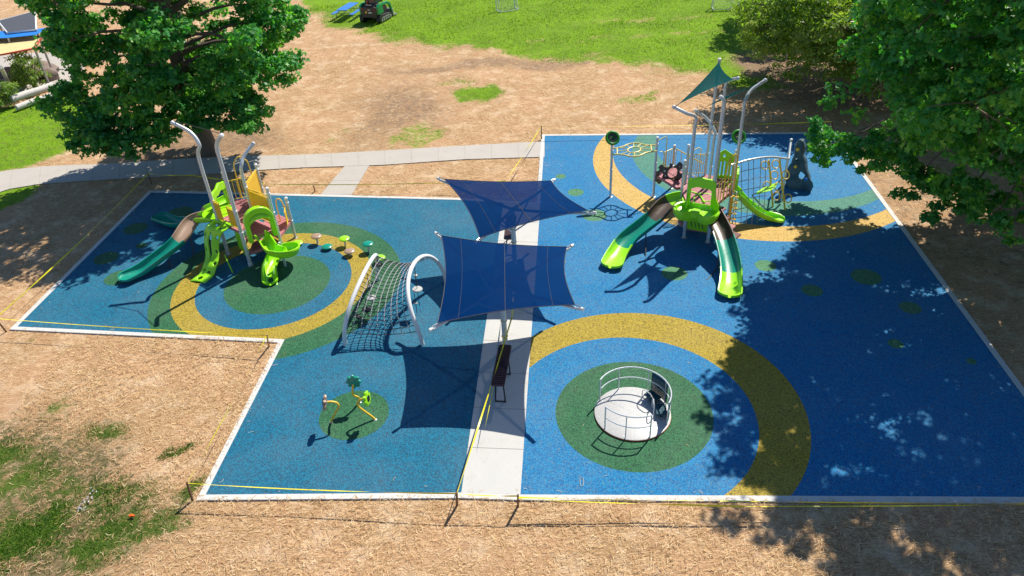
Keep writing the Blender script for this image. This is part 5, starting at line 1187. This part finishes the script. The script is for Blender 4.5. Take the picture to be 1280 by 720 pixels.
# ---- litter and a tiny toy in the near grass
q = W(163.5, 644.5, .04); MB().box(q, (.09, .06, .05), rz=.6).box(q+V3(.07, -.02, .01), (.06, .05, .05), rz=.3).build('litter', 'orange_plastic', None, at=q, bevel=.01, label='small orange and white scrap lying in the near green grass', cat='litter')
b = MB(); r = random.Random(3)
for k in range(26):
    q = Vector(tuple(W(118-k*.9+r.uniform(-4, 4), 612+k*1.1+r.uniform(-4, 4), .03))); b.box(q-Z*.02, (r.uniform(.02, .06), r.uniform(.01, .03), .02), rz=r.uniform(0, 3))
b.build('chalk_debris', 'concrete_new', None, smooth=False, kind='stuff', label='crumbs of white concrete spilled in the near grass', cat='debris')
q = W(727, 602, .02); b = MB(); b.tube([q+V3(-.05, -.12, 0), q+V3(-.03, .12, 0), q+V3(.02, .15, 0), q+V3(.05, .1, 0), q+V3(.03, -.12, 0), q+V3(-.02, -.15, 0)], .008, 5, closed=True); b.build('zip_tie', 'disc_white', None, at=q, label='pale looped plastic strap lying on the blue rubber below the spinner', cat='strap')
# ================================================================== TOP LEFT: neighbouring plaza
plz = P2([(-60, 140), (-20, 128), (18, 126), (70, 108), (108, 97), (100, 66), (40, 66), (0, 70), (-60, 80)])
MB().prism([V3(x, y, -.1) for x, y in plz], (0, 0, .112)).build('plaza', 'concrete_old', None, smooth=False, kind='structure')
def canopy_sail(label, pts, mat, trim, name='sail_canopy', th=.03):
    P_ = [Vector(tuple(p)) for p in pts]; c = sum(P_, Vector())/len(P_); root = empty(name, (c.x, c.y, 0), label, 'canopy')
    b = MB(); vs = [p for p in P_]+[p-Z*th for p in P_]; n = len(P_); b.add(vs, [tuple(range(n)), tuple(range(2*n-1, n-1, -1))]+[(i, (i+1) % n, n+(i+1) % n, n+i) for i in range(n)]); b.build('canopy_top', mat, root, smooth=False)
    if trim: MB().tube([p+Z*-.02 for p in P_], .06, 6, closed=True).build('trim', trim, root)
    for p in (P_[0], P_[1], P_[-1]): MB().tube([V3(p.x, p.y, -.05), p-Z*.02], .07, 8).build('post', 'grey_metal', root)
    return root
canopy_sail('sand yellow canopy with red edge in the top left corner', [W(-40, 76, 2.6), W(43, 60, 2.6), W(52, 46, 2.6), W(20, 44, 2.6), W(-40, 44, 2.6)], 'cloth_sand', 'red_trim')
canopy_sail('bright blue canopy strip just behind the sand yellow canopy', [W(-40, 50, 2.9), W(10, 47, 2.9), W(44, 43.5, 2.9), W(62, 34, 2.9), W(40, 37, 2.9), (W(-40, 41, 2.9))], 'pool_blue', None)
canopy_sail('dark slate roof with white rim in the top left corner', [W(9, 41, 3.0), W(45, 37, 3.0), W(44, 14, 3.0), W(-3, 26, 3.0)], 'slate', 'white_paint', name='flat_roof')
def log(label, a, b_, z, r):
    a = Vector(tuple(a)); b_ = Vector(tuple(b_)); m = (a+b_)/2; m.z = 0
    k = MB(); k.tube([a+Z*z, a.lerp(b_, .3)+Z*(z+.02), a.lerp(b_, .7)+Z*(z-.01), b_+Z*z], [r, r*1.03, r*.96, r*.98], 12); k.build('timber_log', 'white_log', None, at=m, label=label, cat='log', group='pale logs stacked beside the plaza')
log('upper pale log of the pair edging the plaza', W(18, 133), W(69, 115), .42, .20); log('lower pale log lying in front of the upper one', W(22, 138), W(70, 120.5), .16, .17)
def boulder(label, c, r, seed):
    rn = np.random.default_rng(seed); b = MB(); c = Vector(tuple(c)); vs = []; n = 14; m = 9
    ph = rn.uniform(0, 6, 6)
    for i in range(m+1):
        for j in range(n):
            t = math.pi*i/m; p = 2*math.pi*j/n; d = Vector((math.sin(t)*math.cos(p), math.sin(t)*math.sin(p), math.cos(t)*.75)); q = r*(1+.16*math.sin(3*d.x+ph[0])+.12*math.sin(4*d.y+ph[1])+.1*math.sin(5*d.z+ph[2])); vs.append(c+d*q+Z*r*.35)
    b.add(vs, [(i*n+j, i*n+(j+1) % n, (i+1)*n+(j+1) % n, (i+1)*n+j) for i in range(m) for j in range(n)]); b.build('boulder', 'boulder', None, at=c, label=label, cat='boulder', group='brown boulders on the plaza')
boulder('larger brown boulder right of the plaza shrub', W(57, 95), .85, 1); boulder('smaller brown boulder at the right end of the row', W(66, 99), .55, 2); boulder('brown boulder behind the plaza shrub', W(31, 100), .7, 3); boulder('brown boulder at the left photo edge under the canopy', W(10, 96), .6, 4)
def shrub(label, c, R, H, seed, n=90, mat='leaf_shrub'):
    c = Vector(tuple(c)); r = np.random.default_rng(seed); root = empty('shrub', c, label, 'shrub', 'shrubs at the left plaza'); C = []; b = MB()
    for k in range(9):
        a = r.uniform(0, 6.28); q = c+V3(math.cos(a)*R*.6, math.sin(a)*R*.6, H*r.uniform(.6, 1)); b.tube([c, c.lerp(q, .5)+V3(0, 0, .2), q], [.05, .03, .01], 5)
    b.build('stems', 'bark_pale', root)
    for k in range(n):
        d = r.normal(size=3); d /= np.linalg.norm(d); C.append(np.array([c.x, c.y, H*.55])+d*np.array([R, R, H*.5])*r.random()**.4)
    V, F, K, tone = make_leaves(np.array(C), np.full(n, .32), 22, .19, 'slim', seed=seed); o = fast_mesh('foliage', V-np.array(c), F, K, mat, tone); COL.objects.link(o); o.parent = root
shrub('loose pale green shrub standing on the plaza behind the logs', W(46, 114), 1.0, 2.5, 5, 60); shrub('rounded green shrub at the left photo edge beside the logs', W(0, 134), 1.3, 1.5, 6, 90); shrub('small shrub between the canopy and the boulders at the left', W(30, 110), .5, .8, 8, 20)
for i, (x0, y0, x1, y1, z, lb) in enumerate([(14, 110, 1, 84, 2.4, 'leaning grey pole at the left photo edge'), (103, 97, 94, 75, 2.2, 'leaning grey pole beside the left tree crown')]):
    a = Vector(tuple(W(x0, y0))); q = Vector(tuple(W(x1, y1, z))); MB().tube([a-Z*.05, q], .11, 10).lathe(a, [(.2, 0), (.2, .03), (.12, .04)], 12).build('pole', 'white_log', None, at=a, label=lb, cat='pole', group='leaning poles at the plaza')
